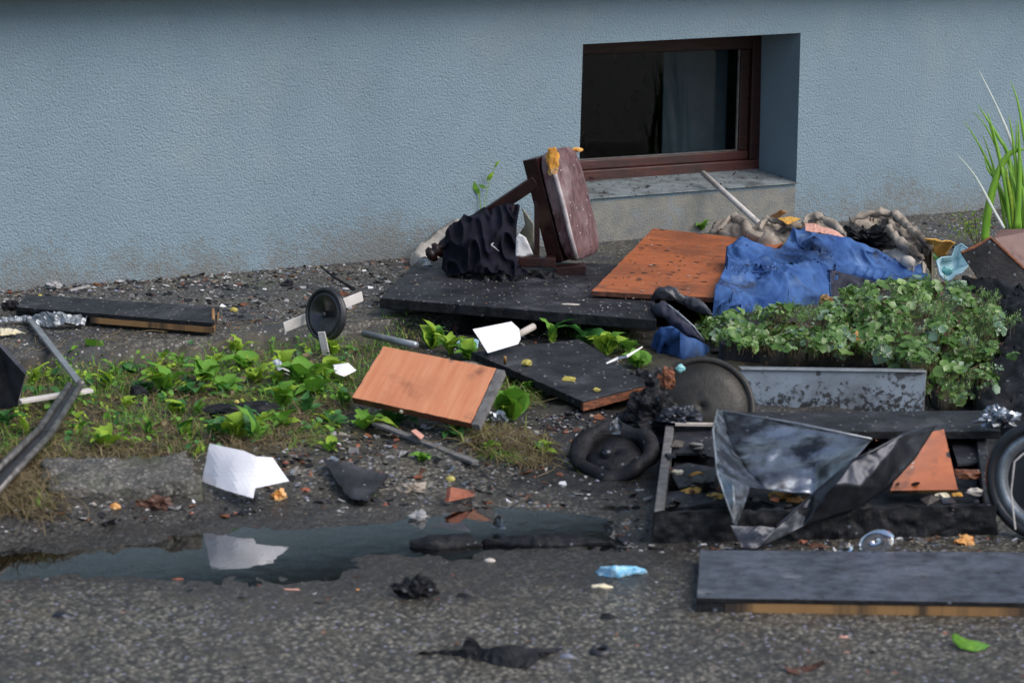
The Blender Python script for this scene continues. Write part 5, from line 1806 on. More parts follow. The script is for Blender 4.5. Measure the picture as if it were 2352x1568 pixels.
WEEDS = [
    (225, 835, 50, 7, 0, 'leafy', 'bright weed in the gap right of the grey metal strut', .8),
    (242, 895, 36, 4, 0, 'leafyellow', 'small yellow-green weed right of the white lath', .9),
    (75, 890, 48, 6, 3, 'leafyellow', 'thin yellow-green weed behind the white lath', .9),
    (300, 862, 34, 5, 0, 'leafdark', 'dark low weed near the pavement step', .4),
    (335, 905, 42, 6, 0, 'leafdark', 'deep green weed beside the small black lump', .5),
    (378, 905, 60, 7, 0, 'leafy', 'broad bright weed in the left middle of the verge', .7),
    (440, 915, 48, 6, 0, 'leafdark', 'dark broad weed right of the broad bright one', .5),
    (470, 880, 50, 7, 0, 'leafy', 'light green weed in the thick of the verge', .6),
    (545, 815, 40, 6, 1, 'leafyellow', 'yellowish weed against the pavement step', .7),
    (655, 845, 46, 6, 2, 'leafyellow', 'round-leaved weed beside the crumpled white scrap', .7),
    (690, 890, 66, 9, 0, 'leafy', 'large leafy weed below the pram wheel', .7),
    (650, 935, 54, 7, 0, 'leafy', 'leafy weed right of the buried charred lump', .7),
    (725, 915, 54, 7, 0, 'leafy', 'bushy weed left of the orange drawer front', .6),
    (770, 865, 46, 5, 0, 'leafyellow', 'yellow-green weed behind the red-marked paper', .8),
    (760, 815, 34, 4, 2, 'leafyellow', 'small weed under the pram wheel', .9),
    (585, 1020, 84, 6, 3, 'leafy', 'long-leaved weed standing behind the white torn sheet', .8),
    (505, 1010, 50, 4, 0, 'leafdark', 'dark weed at the upper left corner of the torn sheet', .5),
    (655, 985, 44, 4, 0, 'leafy', 'sparse weed above the right tip of the torn sheet', .6),
    (760, 985, 40, 5, 0, 'leafdark', 'dark low weed left of the slanted lath', .5),
    (790, 930, 48, 5, 1, 'leafy', 'ragged weed at the left corner of the drawer front', .7),
    (835, 985, 70, 4, 1, 'leafy', 'toothed bright weed below the left corner of the drawer front', .3),
    (905, 975, 62, 3, 0, 'leafdark', 'dark weed under the front edge of the drawer front', .2),
    (1040, 1002, 56, 3, 0, 'leafdark', 'dark leaf cluster under the right corner of the drawer front', .3),
    (992, 800, 52, 5, 2, 'leafy', 'weed with a big upright leaf behind the drawer front', 1.0),
    (1035, 812, 46, 6, 1, 'leafyellow', 'toothed yellow-green weed left of the white card', .8),
    (1265, 790, 58, 4, 1, 'leafyellow', 'bright toothed weed behind the askew board', .9),
    (1345, 795, 56, 4, 0, 'leafdark', 'dark glossy weed on the far edge of the askew board', .4),
    (1395, 815, 50, 6, 0, 'leafyellow', 'arching yellow-green weed on the askew board', .8),
    (1468, 845, 46, 6, 2, 'leafy', 'round-leaved weed beside the thin white sliver', .8),
    (1222, 745, 22, 3, 0, 'leafy', 'tiny weed under the charcoal table top', .5),
    (1175, 965, 66, 3, 2, 'leafy', 'weed with one big round leaf right of the drawer front', .9),
    (1125, 930, 44, 4, 3, 'leafyellow', 'thin weed against the bare edge of the drawer front', .9),
    (1190, 885, 40, 5, 3, 'leafyellow', 'wispy pale weed in front of the askew board', .5),
    (760, 1035, 34, 3, 0, 'leafyellow', 'small yellow-green weed above the slate fragment', .4),
    (185, 995, 40, 4, 3, 'leafy', 'small bright weed right of the twin dark tubes', .4),
    (970, 1060, 34, 5, 0, 'leafy', 'small weed on the slanted lath', .6),
    (1120, 1035, 40, 5, 3, 'leafyellow', 'thin weed in the dry tuft above the puddle', .6),
    (12, 985, 50, 5, 0, 'leafdark', 'dark weed at the left edge below the dark panel', .5),
    (415, 850, 40, 5, 3, 'leafy', 'thin green weed by the pavement step', .9),
    (590, 880, 44, 6, 0, 'leafyellow', 'yellow-green weed in the middle of the verge', .6),
    (515, 905, 46, 6, 0, 'leafy', 'low bright weed left of the buried charred lump', .5),
    (840, 1150, 22, 3, 2, 'leafdark', 'small dark weed at the tip of the slate fragment', .3),
    (2140, 640, 46, 3, 0, 'leafy', 'single bright weed beside the aqua cup', 1.2),
    (1612, 528, 24, 3, 0, 'leafy', 'tiny pale weed behind the large orange board', .5),
    (1610, 760, 40, 5, 3, 'leafyellow', 'yellow-green weed at the left end of the planter', .8),
]
for (u, v, px, n, kd, mm, lb, tl_) in WEEDS:
    weed(u, v, px, n, kd, mm, lb, tilt=tl_)
MORE = [(118, 842, 'leafyellow', 'small weed at the foot of the pavement step, left of the grey metal strut'), (262, 858, 'leafy', 'low weed between the grey strut and the pavement step'), (290, 940, 'leafyellow', 'pale weed below the small black lump'), (355, 860, 'leafy', 'weed just under the pavement step, behind the broad bright one'),
        (405, 955, 'leafyellow', 'yellowish weed below the broad bright one'), (455, 955, 'leafy', 'weed on the bare patch left of the charred lump'), (490, 845, 'leafyellow', 'yellow weed under the right end of the long dark board'), (565, 850, 'leafy', 'weed below the yellowish fruit by the step'),
        (610, 910, 'leafdark', 'dark weed right behind the buried charred lump'), (635, 885, 'leafyellow', 'bright weed left of the large leafy one'), (600, 985, 'leafyellow', 'yellow-green weed just below the buried charred lump'), (705, 955, 'leafdark', 'dark weed below the bushy weed by the drawer front'),
        (740, 880, 'leafyellow', 'yellow weed at the left of the red-marked paper'), (680, 1000, 'leafdark', 'dark small weed between the torn sheet and the slanted lath'), (545, 1010, 'leafyellow', 'pale weed left of the long-leaved weed'), (430, 1005, 'leafyellow', 'small pale weed left of the torn sheet'),
        (60, 1000, 'leafyellow', 'yellow weed beside the twin dark tubes'), (240, 1030, 'leafyellow', 'small weed above the kerb stones'), (900, 752, 'leafyellow', 'wispy weed under the left edge of the charcoal table top'), (1075, 825, 'leafy', 'weed squeezed between the drawer front and the askew board'),
        (1215, 905, 'leafy', 'weed near the front edge of the askew board'), (1245, 1045, 'leafyellow', 'pale weed at the right of the dry tuft'), (1440, 815, 'leafdark', 'dark weed behind the thin white sliver'), (2120, 660, 'leafy', 'small weed at the back edge of the ground cover'), (1650, 745, 'leafyellow', 'yellow weed at the foot of the jeans'), (340, 1000, 'leafy', 'small green weed above the right kerb stone'), (150, 940, 'leafdark', 'dark weed right under the white lath')]
for (u, v, mm, lb) in MORE:
    weed(u, v, rw.uniform(34, 56), rw.choice((3, 4, 5)), rw.choice((0, 0, 1, 2, 3)), mm, lb, tilt=rw.uniform(.4, .9))
# weed against the wall behind the stool
wv = thing('wall_weed', 'thin tall weed with three leaves against the wall behind the stool', 'weed', H(1105, 520, .11))
b0, b1 = H(1105, 520, .12), H(1103, 455, .20)
yw = b0.y
pts_ = [AY(1106, 520, yw), AY(1102, 455, yw), AY(1100, 440, yw)]
obj('stem', tube(pts_, .0016, 6), 'leafyellow', wv)
obj('stem', tube([AY(1108, 500, yw), AY(1120, 430, yw), AY(1140, 375, yw)], .0013, 6), 'leafyellow', wv)
for (a, b, w, m_) in (((1102, 448), (1080, 410), .020, 'leafy'), ((1118, 415), (1134, 395), .016, 'leafyellow'), ((1135, 385), (1148, 368), .008, 'leafyellow'), ((1100, 425), (1118, 432), .012, 'leafy')):
    P_ = [AY(a[0] + (b[0] - a[0]) * k / 5, a[1] + (b[1] - a[1]) * k / 5, yw - .004 * math.sin(k * .6)) for k in range(6)]
    obj('leaf', strip(P_, [.002, w * .7, w, w * .9, w * .6, .001]), m_, wv, solid=.0006)

# small shrub beside the iris
sh = thing('small_shrub', 'small yellow-green shrub growing at the wall foot left of the iris', 'shrub', H(2240, 560, .11))
YH = H(2240, 560, .11).y
vs, fs = [], []
for _ in range(260):
    u, v = rw.gauss(2240, 26), rw.gauss(520, 20)
    if v > 560 or v < 470:
        continue
    p = AY(u, v, YH + rw.uniform(-.03, .03))
    d = Vector((rw.gauss(0, 1), rw.gauss(-.3, 1), rw.gauss(.5, 1))).normalized()
    e = d.orthogonal().normalized()
    L = rw.uniform(.006, .014)
    k = len(vs)
    vs += [p, p + d * L * .5 + e * L * .35, p + d * L, p + d * L * .5 - e * L * .35]
    fs.append((k, k + 1, k + 2, k + 3))
obj('leaves', (vs, fs), 'leafyellow', sh)['kind'] = 'stuff'
obj('stems', join(*[tube([AY(2240 + rw.uniform(-6, 6), 565, YH), AY(2240 + rw.uniform(-30, 30), rw.uniform(490, 530), YH)], .0014, 5) for _ in range(7)]), 'straw', sh)

# ------------------------------------------------------------------ grass and dry tangle
gv, gf, gm = [], [], []
rgx = random.Random(3)


def blade(p, L, lean, az, w, mi_):
    k = len(gv)
    d = Vector((math.cos(az), math.sin(az), 0))
    sd_ = Vector((-d.y, d.x, 0)) * w
    n = 3
    for i in range(n + 1):
        x = i / n
        q = p + d * L * lean * x * x + Vector((0, 0, L * (x * (1 - .6 * lean * x))))
        ww = (1 - x * .85)
        gv.append(q - sd_ * ww)
        gv.append(q + sd_ * ww)
    for i in range(n):
        gf.append((k + 2 * i, k + 2 * i + 1, k + 2 * i + 3, k + 2 * i + 2))
        gm.append(mi_)


GR = [[(0, 815), (180, 800), (420, 785), (700, 765), (860, 720), (980, 735), (990, 800), (860, 830), (800, 940), (760, 1010), (640, 1040), (480, 1050), (300, 1060), (120, 1090), (-20, 1150), (-20, 900)],
      [(0, 1050), (130, 1060), (150, 1150), (120, 1200), (0, 1190)], [(1090, 960), (1160, 985), (1260, 1010), (1280, 1060), (1230, 1085), (1120, 1060), (1060, 1020)], [(1130, 860), (1200, 850), (1240, 900), (1200, 950), (1120, 930)],
      [(1290, 770), (1400, 745), (1460, 790), (1480, 850), (1400, 800)]]
GN = [9500, 1300, 1200, 800, 600]
for poly, nb_ in zip(GR, GN):
    pv_ = [Vector((x, y, 0)) for x, y in poly]
    u0, u1 = min(q[0] for q in poly), max(q[0] for q in poly)
    v0, v1 = min(q[1] for q in poly), max(q[1] for q in poly)
    c_ = 0
    while c_ < nb_:
        u, v = rgx.uniform(u0, u1), rgx.uniform(v0, v1)
        if not in_poly(u, v, pv_):
            continue
        c_ += 1
        if fbm(u * .012, v * .02, 8) < -.25 and rgx.random() < .7:
            continue
        p = G(u, v)
        if sdist(p) < S_AP + .055 and u < 880:
            continue
        dry = fbm(u * .01 + 3, v * .015) + rgx.uniform(-.5, .5) + (v - 905) * .0034
        mi_ = 1 if dry > .14 else (0 if dry > -.12 else 2)
        blade(p, rgx.uniform(.02, .05) + .05 * max(0, rgx.gauss(0, .45)), rgx.uniform(.5, 2.0), rgx.uniform(0, 6.28), rgx.uniform(.0009, .0024), mi_)
obj('grass', (gv, gf, None, gm), ['grass', 'straw', 'grassgreen'], kind='stuff')
# small mixed weeds nobody could count, low between the larger ones
cv, cf, cm = [], [], []
c_ = 0
VW = [(20, 830), (180, 812), (420, 798), (700, 785), (820, 800), (800, 930), (760, 1000), (640, 1035), (480, 1040), (300, 1050), (140, 1050), (20, 1000)]
vwp = [Vector((x, y, 0)) for x, y in VW]
while c_ < 300:
    u, v = rgx.uniform(0, 830), rgx.uniform(785, 1060)
    if not in_poly(u, v, vwp) or (fbm(u * .014 + 4, v * .024, 1) - max(0, (v - 930) * .005) < .05 and rgx.random() < .9):
        continue
    c_ += 1
    p = G(u, v, .004)
    hd = Vector((rgx.gauss(0, .4), rgx.gauss(-.3, .4), 1)).normalized()
    a = hd.orthogonal().normalized()
    b = hd.cross(a)
    mi_ = rgx.choices((0, 1, 2, 3), (4, 4, 3, 1))[0]
    for k in range(rgx.choice((3, 4, 5, 6))):
        an = k * 2.4 + rgx.random()
        off = a * math.cos(an) + b * math.sin(an)
        sz = .003 + .008 * rgx.random() ** 1.8
        f0 = len(cf)
        round_leaf(p + off * sz * 1.5 + hd * rgx.uniform(.002, .028), (hd + off * .7 + Vector((rgx.gauss(0, .3), rgx.gauss(0, .3), 0))).normalized(), sz, rgx.choice((2, 3, 4)), rgx.random())
        cm += [mi_] * (len(cf) - f0)
obj('verge_weeds', (cv, cf, None, cm), ['leafy', 'leafyellow', 'leafdark', 'straw'], kind='stuff', smooth=True)
# flat tangled dry stalks
tv, tf = [], []
for _ in range(900):
    poly = GR[0] if rgx.random() < .75 else rgx.choice(GR[1:4])
    pv_ = [Vector((x, y, 0)) for x, y in poly]
    u, v = rgx.uniform(min(q[0] for q in poly), max(q[0] for q in poly)), rgx.uniform(min(q[1] for q in poly), max(q[1] for q in poly))
    if not in_poly(u, v, pv_):
        continue
    p = G(u, v, .006)
    az = rgx.uniform(0, 6.28)
    L = rgx.uniform(.04, .13)
    cur = rgx.uniform(-1.5, 1.5)
    pts_ = []
    for i in range(6):
        x = i / 5
        q = p + Vector((math.cos(az + cur * x), math.sin(az + cur * x), 0)) * L * x
        q.z = ground(q.x, q.y) + .006 + .02 * math.sin(math.pi * x) * rgx.random()
        pts_.append(q)
    g_ = strip(pts_, .0016)
    k = len(tv)
    tv += g_[0]
    tf += [tuple(i + k for i in f) for f in g_[1]]
obj('dry_stalks', (tv, tf), 'straw', kind='stuff')

# ------------------------------------------------------------------ rubble and grit
def pebbles(name, n, poly, smin, smax, mats, weights, seed, zfun=None, flat=.5, avoid=None):
    r = random.Random(seed)
    vs, fs, mi = [], [], []
    base = [(1, 0, 0), (-1, 0, 0), (0, 1, 0), (0, -1, 0), (0, 0, 1), (0, 0, -1)]
    tri = [(0, 2, 4), (2, 1, 4), (1, 3, 4), (3, 0, 4), (2, 0, 5), (1, 2, 5), (3, 1, 5), (0, 3, 5)]
    pv_ = [Vector((x, y, 0)) for x, y in poly]
    u0, u1 = min(q[0] for q in poly), max(q[0] for q in poly)
    v0, v1 = min(q[1] for q in poly), max(q[1] for q in poly)
    c_ = 0
    while c_ < n:
        u, v = r.uniform(u0, u1), r.uniform(v0, v1)
        if not in_poly(u, v, pv_):
            continue
        c_ += 1
        p = zfun(u, v) if zfun else G(u, v)
        if avoid and avoid(p):
            continue
        s = smin + (smax - smin) * r.random() ** 3
        k = len(vs)
        an = r.random() * 6.28
        sx, sy, sz = s * r.uniform(.6, 1.4), s * r.uniform(.6, 1.3), s * flat * r.uniform(.6, 1.3)
        for b in base:
            x, y, z = b[0] * sx * r.uniform(.7, 1.2), b[1] * sy * r.uniform(.7, 1.2), b[2] * sz
            x += r.uniform(-.2, .2) * s
            vs.append(p + Vector((x * math.cos(an) - y * math.sin(an), x * math.sin(an) + y * math.cos(an), z + sz * .6)))
        fs += [tuple(i + k for i in t_) for t_ in tri]
        mi += [r.choices(range(len(mats)), weights)[0]] * 8
    return obj(name, (vs, fs, None, mi), mats, kind='stuff')


MS = ['stone1', 'stone2', 'stone3', 'stone4', 'brick', 'black']
road_poly = [(-40, 1190), (600, 1150), (1500, 1130), (1620, 1250), (1600, 1400), (2380, 1400), (2380, 1600), (-40, 1600)]
inpud = lambda p: in_poly(p.x, p.y, PUD) and seg_d(p.x, p.y, PUD) > .02
pebbles('road_grit', 5200, road_poly, .0012, .0048, MS, (3, 3, 4, 3, .5, 2), 1, avoid=inpud)
pebbles('plaster_dust', 420, [(755, 1465), (800, 1440), (900, 1432), (1000, 1438), (1010, 1462), (920, 1488), (800, 1490)], .001, .004, ['stone1', 'stone4', 'paper'], (4, 4, 1.2), 21, flat=.3)
pebbles('plaster_dust', 160, [(1170, 1385), (1200, 1365), (1260, 1368), (1262, 1385), (1210, 1395)], .001, .0035, ['stone1', 'stone4', 'paper'], (4, 4, 1), 22, flat=.3)
pebbles('verge_gravel', 2600, [(-20, 1180), (120, 1080), (480, 1060), (760, 1010), (1080, 990), (1300, 940), (1500, 960), (1500, 1150), (1000, 1165), (450, 1200), (-20, 1240)], .0015, .009, MS, (3, 4, 3, 2, 1, 3), 2)
pebbles('pavement_grit', 3400, [(-20, 690), (480, 640), (960, 598), (980, 640), (880, 720), (690, 752), (350, 780), (-20, 806)], .0012, .0065, MS, (3, 3, 3, 2, .7, 3), 3)
pebbles('wall_foot_rubble', 900, [(-20, 668), (470, 630), (950, 592), (980, 600), (480, 655), (-20, 700)], .002, .011, MS, (3, 2, 3, 2, .6, 2), 4)
pebbles('soil_crumbs', 1500, [(1000, 800), (1100, 860), (1330, 960), (1480, 960), (1480, 1140), (900, 1150), (700, 1000)], .0015, .007, MS, (2, 5, 3, 2, .6, 4), 5)
pebbles('gutter_gravel', 1200, [(1450, 1180), (1620, 1230), (2352, 1230), (2352, 1275), (1600, 1275), (1400, 1265)], .0015, .008, MS, (2, 4, 3, 2, 1, 3), 6)
pebbles('board_crumbs', 420, [(900, 690), (985, 600), (1360, 640), (1500, 660), (1500, 725)], .0012, .006, MS, (3, 4, 3, 2, .5, 3), 7, zfun=lambda u, v: H(u, v, .152))
pebbles('orange_board_flakes', 160, [(1375, 665), (1640, 680), (1780, 560), (1500, 530)], .0015, .006, ['black', 'stone1', 'stone2'], (4, 1, 2), 8, zfun=lambda u, v: H(u, v, .17 + (.026 * (675 - v) / 140)), flat=.3)
pebbles('wall_right_rubble', 700, [(2040, 495), (2260, 480), (2352, 478), (2352, 570), (2160, 560)], .002, .009, MS, (3, 2, 3, 2, .6, 2), 9)

def shardgeo(p, size, r, thin=.12):
    n = r.choice((4, 4, 5, 6))
    an0 = r.random() * 6.28
    el = r.choice((1, 1, .5, .3))
    rot = r.random() * 3.14
    tx, ty = r.gauss(0, .25), r.gauss(0, .25)
    up, lo = [], []
    for k in range(n):
        an = an0 + 2 * math.pi * k / n + r.uniform(-.3, .3)
        x, y = size * math.cos(an) * r.uniform(.6, 1.2), size * el * math.sin(an) * r.uniform(.6, 1.2)
        x, y = x * math.cos(rot) - y * math.sin(rot), x * math.sin(rot) + y * math.cos(rot)
        z = x * tx + y * ty + size * .2
        up.append(p + Vector((x, y, z + size * thin)))
        lo.append(p + Vector((x, y, z - size * thin)))
    return up + lo, [tuple(range(n)), tuple(range(2 * n - 1, n - 1, -1))] + [(i, n + i, n + (i + 1) % n, (i + 1) % n) for i in range(n)]


def shards(name, n, poly, smin, smax, mats, wts, seed):
    r = random.Random(seed)
    pv_ = [Vector((x, y, 0)) for x, y in poly]
    u0, u1 = min(q[0] for q in poly), max(q[0] for q in poly)
    v0, v1 = min(q[1] for q in poly), max(q[1] for q in poly)
    vs, fs, mi = [], [], []
    c_ = 0
    while c_ < n:
        u, v = r.uniform(u0, u1), r.uniform(v0, v1)
        if not in_poly(u, v, pv_):
            continue
        c_ += 1
        if fbm(u * .01 + seed, v * .02) < -.1 and r.random() < .7:
            continue
        g_ = shardgeo(G(u, v), smin + (smax - smin) * r.random() ** 2.5, r)
        k = len(vs)
        vs += g_[0]
        fs += [tuple(i + k for i in f) for f in g_[1]]
        mi += [r.choices(range(len(mats)), wts)[0]] * len(g_[1])
    obj(name, (vs, fs, None, mi), mats, kind='stuff')


SM = ['black', 'char', 'rot', 'paper', 'stone1', 'greyedge', 'brick', 'beige', 'bluemetal', 'brownleaf']
P_WALL = [(-20, 672), (480, 630), (960, 594), (985, 640), (900, 700), (700, 740), (510, 748), (500, 700), (60, 672)]
P_MID = [(640, 1010), (830, 970), (1100, 990), (1290, 940), (1480, 940), (1490, 1150), (1250, 1165), (900, 1165), (560, 1185), (60, 1220), (20, 1170), (480, 1130)]
P_RIGHT = [(1400, 1170), (1510, 1190), (1620, 1235), (2352, 1235), (2352, 1275), (1600, 1270), (1420, 1262)]
P_ROAD = [(-20, 1330), (900, 1310), (1590, 1270), (1590, 1400), (2352, 1410), (2352, 1568), (-20, 1568)]
P_PILE = [(1640, 560), (1700, 530), (1900, 520), (2200, 500), (2352, 500), (2352, 570), (2150, 600), (1900, 560)]
shards('pavement_debris', 1800, P_WALL, .002, .014, SM, (7, 5, .7, .8, 4, 4, .3, 1, 1, 1.5), 31)
shards('verge_debris', 2400, P_MID, .002, .016, SM, (8, 6, .8, .8, 3, 4, .4, 1, 2, 2), 32)
shards('gutter_debris', 900, P_RIGHT, .002, .014, SM, (8, 6, .8, .8, 2, 4, .4, 1, 1, 2), 33)
shards('road_debris', 800, P_ROAD, .0015, .009, SM, (6, 4, 1, .5, 2, 3, 1, 1, 1, 1), 34)
shards('heap_debris', 300, P_PILE, .003, .016, SM, (7, 5, 2, 1, 2, 3, 1, 2, 1, 2), 35)
shards('soil_debris', 1000, [(880, 735), (1480, 760), (1490, 860), (1330, 960), (1150, 830), (1000, 800), (880, 790)], .002, .012, SM, (8, 6, 2, .6, 2, 3, 1, 1, 1, 3), 36)
# grit on the window sill
r_s = random.Random(12)
gs_v, gs_f = [], []
for k in range(70):
    q = r_s.random(), r_s.random()
    base = P3(wBL, 0).lerp(P3(wBR, 0), q[0]) + N * (DEP - .02) * q[1]
    base.z += .006 + (bBR[1] - wBR[1]) * .0
    e0, e1_ = P3(wBL, 0).lerp(P3(wBR, 0), q[0]), P3(bBL, DEP).lerp(P3(bBR, DEP), q[0])
    base.z = e0.z + (e1_.z - e0.z) * q[1] + .005
    g_ = shardgeo(base, .002 + .009 * r_s.random() ** 2, r_s)
    b_ = len(gs_v)
    gs_v += g_[0]
    gs_f += [tuple(i + b_ for i in f) for f in g_[1]]
obj('sill_litter', (gs_v, gs_f), 'char', house)['kind'] = 'stuff'
rs = random.Random(91)


def bigshards(n, poly, kinds, seed):
    r = random.Random(seed)
    pv_ = [Vector((x, y, 0)) for x, y in poly]
    u0, u1 = min(q[0] for q in poly), max(q[0] for q in poly)
    v0, v1 = min(q[1] for q in poly), max(q[1] for q in poly)
    c_ = 0
    while c_ < n:
        u, v = r.uniform(u0, u1), r.uniform(v0, v1)
        if not in_poly(u, v, pv_):
            continue
        c_ += 1
        nm, m_, lb, ct, gp = r.choice(kinds)
        tag(obj(nm, shardgeo(G(u, v), r.uniform(.011, .022), r, .08), m_), lb, ct, gp)


for n_s, poly, where, sd0 in ((24, P_WALL, 'on the gritty pavement by the wall', 1), (46, P_MID, 'on the wet soil above the puddle', 2), (12, P_RIGHT, 'in the gutter behind the front board', 3)):
    bigshards(n_s, poly, [('charred_shard', 'black', 'flat charred shard lying ' + where, 'shard', 'charred shards ' + where), ('charred_shard', 'char', 'flat charred shard lying ' + where, 'shard', 'charred shards ' + where),
                          ('wood_shard', 'rot', 'reddish wood shard lying ' + where, 'shard', 'wood shards ' + where), ('plaster_shard', 'greyedge', 'grey shard lying ' + where, 'shard', 'grey shards ' + where)], 40 + sd0)

# single larger bits
def chunk(name, u, v, px, m_, label, cat, flat=.5, rough=.6, sub=2, seed=0, group=None, wy=.7, h=.0, rot=0.0):
    p = G(u, v, h)
    k = px * p.y / FPX / 2
    o = obj(name, blob(p + Vector((0, 0, k * flat * .3)), k, k * wy, k * flat, rough, sub, seed + u * .01, 1.9, rot=rot), m_)
    return tag(o, label, cat, group)


chunk('orange_peel', 262, 1168, 28, 'orangebit', 'small orange peel on the ground below the kerb', 'peel', .8)
chunk('brown_leaf_clump', 355, 1165, 72, 'brownleaf', 'clump of wet brown dead leaves left of the torn white sheet', 'leaves', .5, .9, 3, 2)
chunk('brown_curl', 640, 1145, 34, 'orangebit', 'curled orange-brown dead leaf below the right half of the torn sheet', 'leaf', .9, .8, 3, 3)
chunk('brown_scrap', 700, 1130, 26, 'brick', 'dull red scrap right of the torn white sheet', 'scrap', .7)
chunk('crumpled_wrapper', 945, 1130, 60, 'beige', 'crumpled pale brown wrapper at the upper edge of the puddle', 'wrapper', .6, .8, 3, 4)
chunk('muddy_lump', 960, 1195, 40, 'stone1', 'pale muddy lump standing in the puddle', 'lump', .8, .7, 3, 5)
chunk('yellow_apple', 1035, 1105, 24, 'apple', 'small yellow fruit above the brown wooden wedge', 'fruit', .9, .1, 2, 6)
chunk('yellow_apple', 540, 797, 30, 'apple', 'yellowish fruit against the pavement step, left of the wheel', 'fruit', .9, .15, 2, 7)
chunk('brown_apple', 543, 925, 14, 'apple', 'tiny yellow fruit lying on the buried charred lump', 'fruit', .9, .1, 2, 8, h=.04)
chunk('green_apple', 537, 716, 20, 'apple', 'small yellow-green fruit on the pavement right of the long dark board', 'fruit', .9, .1, 2, 9)
chunk('orange_scrap', 2215, 1252, 42, 'orangebit', 'crumpled orange scrap behind the front board', 'scrap', .8, .9, 3, 10)
chunk('red_chip', 2268, 1240, 20, 'brick', 'flat red chip right of the crumpled orange scrap', 'chip', .4)
chunk('pink_scrap', 1845, 1250, 24, 'brick', 'reddish scrap under the lower tip of the bent metal', 'scrap', .8, .8, 2, 11)
chunk('tan_scrap', 1890, 1235, 28, 'stone3', 'tan crumb left of the clear plastic piece', 'scrap', .6, .6, 2, 12)
chunk('brown_flat_scrap', 1880, 1258, 52, 'brownleaf', 'flat brown scrap along the back edge of the front board', 'scrap', .3, .7, 2, 13)
chunk('charred_chunk', 955, 1370, 84, 'black', 'charred glossy chunk lying alone on the asphalt', 'lump', .8, .8, 4, 14)
chunk('black_chip', 1065, 1372, 44, 'black', 'flat black chip right of the charred glossy chunk', 'chip', .35, .5, 2, 15)
chunk('black_chip', 1394, 1420, 44, 'black', 'black chip on the asphalt left of the front board corner', 'chip', .4, .5, 2, 16)
chunk('dark_chip', 142, 1418, 48, 'metaldark', 'dark bluish chip on the asphalt in the left foreground', 'chip', .4, .5, 2, 17)
chunk('grey_stone', 1302, 1512, 36, 'stone4', 'blue-grey stone right of the big charred flake', 'stone', .6, .3, 2, 18)
chunk('pale_scrap', 305, 1315, 40, 'brick', 'thin orange splinter on the asphalt below the puddle', 'splinter', .2, .4, 2, 19, wy=.2)
chunk('brown_splinter', 410, 1333, 34, 'brick', 'small brown splinter on the asphalt below the puddle, right of the orange one', 'splinter', .3, .4, 2, 20, wy=.4)
chunk('tan_splinter', 668, 1357, 48, 'peach', 'tan wood splinter on the asphalt in the middle left', 'splinter', .2, .4, 2, 21, wy=.25)
chunk('black_splinter', 553, 1376, 40, 'black', 'black splinter left of the tan wood splinter', 'splinter', .25, .4, 2, 22, wy=.3)
chunk('black_splinter', 730, 1388, 46, 'black', 'black splinter below the tan wood splinter', 'splinter', .25, .4, 2, 23, wy=.3)
chunk('cream_scrap', 1385, 1352, 48, 'cream', 'small cream scrap below the blue and white wrapper', 'scrap', .4, .7, 2, 24, wy=.5)
chunk('white_pebble', 1125, 1291, 28, 'white_cloth', 'white oval pebble at the lower edge of the puddle', 'pebble', .6, .1, 2, 25)
chunk('yellow_chip', 822, 1357, 14, 'orangebit', 'tiny yellow chip on the asphalt', 'chip', .6)
chunk('tan_pebble', 1938, 1466, 24, 'peach', 'tan pebble in the right foreground', 'pebble', .5)
chunk('pink_chip', 2420 - 475, 1500, 20, 'peach', 'pinkish chip below the tan pebble', 'chip', .4)
chunk('pale_lump', 125, 660, 34, 'stone1', 'pale plaster lump at the foot of the wall on the left', 'plaster', .7, .5, 3, 26)
chunk('yellow_bit', 92, 682, 12, 'apple', 'tiny yellow fruit at the left end of the long dark board', 'fruit', .9, .1, 2, 27, h=.045)
chunk('charred_end', 30, 712, 42, 'black', 'charred crumbling lump at the left end of the long dark board', 'lump', .8, .8, 3, 28)
chunk('dark_chip', 660, 655, 36, 'black', 'black chip on the pavement left of the thin black stick', 'chip', .5, .7, 2, 29)
chunk('dark_chip', 448, 680 + 48, 30, 'black', 'black chip just below the long dark board', 'chip', .4, .6, 2, 30)
chunk('pale_flake', 1310, 700, 44, 'white_cloth', 'white flat flake on the charcoal table top', 'flake', .12, .3, 2, 31, h=.085, wy=.35)
chunk('tan_scrap', 1307, 875, 32, 'apple', 'tan curled scrap on the askew dark board', 'scrap', .5, .5, 2, 32, h=.06, wy=.5)
chunk('yellow_leaf_bit', 1210, 838, 24, 'apple', 'yellow-green bud at the left of the askew dark board', 'bud', .8, .4, 2, 33, h=.065)
chunk('yellow_petal', 1370, 897, 20, 'apple', 'yellow petal near the splintered end of the askew board', 'petal', .5, .5, 2, 34, h=.052)
o = obj('pale_splinter', bar(G(160, 667, .01), G(205, 656, .012), .010, .006), 'stone1')
tag(o, 'pale splinter at the wall foot above the long dark board', 'splinter')

# blue and white wrapper
o = obj('sweet_wrapper', sheet([(1372, 1312), (1378, 1300), (1430, 1298), (1462, 1300), (1482, 1306), (1470, 1316), (1440, 1318), (1400, 1326), (1378, 1324)],
                               [(1372, 1312, .012), (1430, 1298, .03), (1482, 1306, .02), (1440, 1318, .012), (1400, 1326, .006), (1415, 1310, .024)], 6, .004, 30, 61), 'blue_plastic', smooth=True)
tag(o, 'torn blue and white sweet wrapper on the asphalt', 'wrapper')
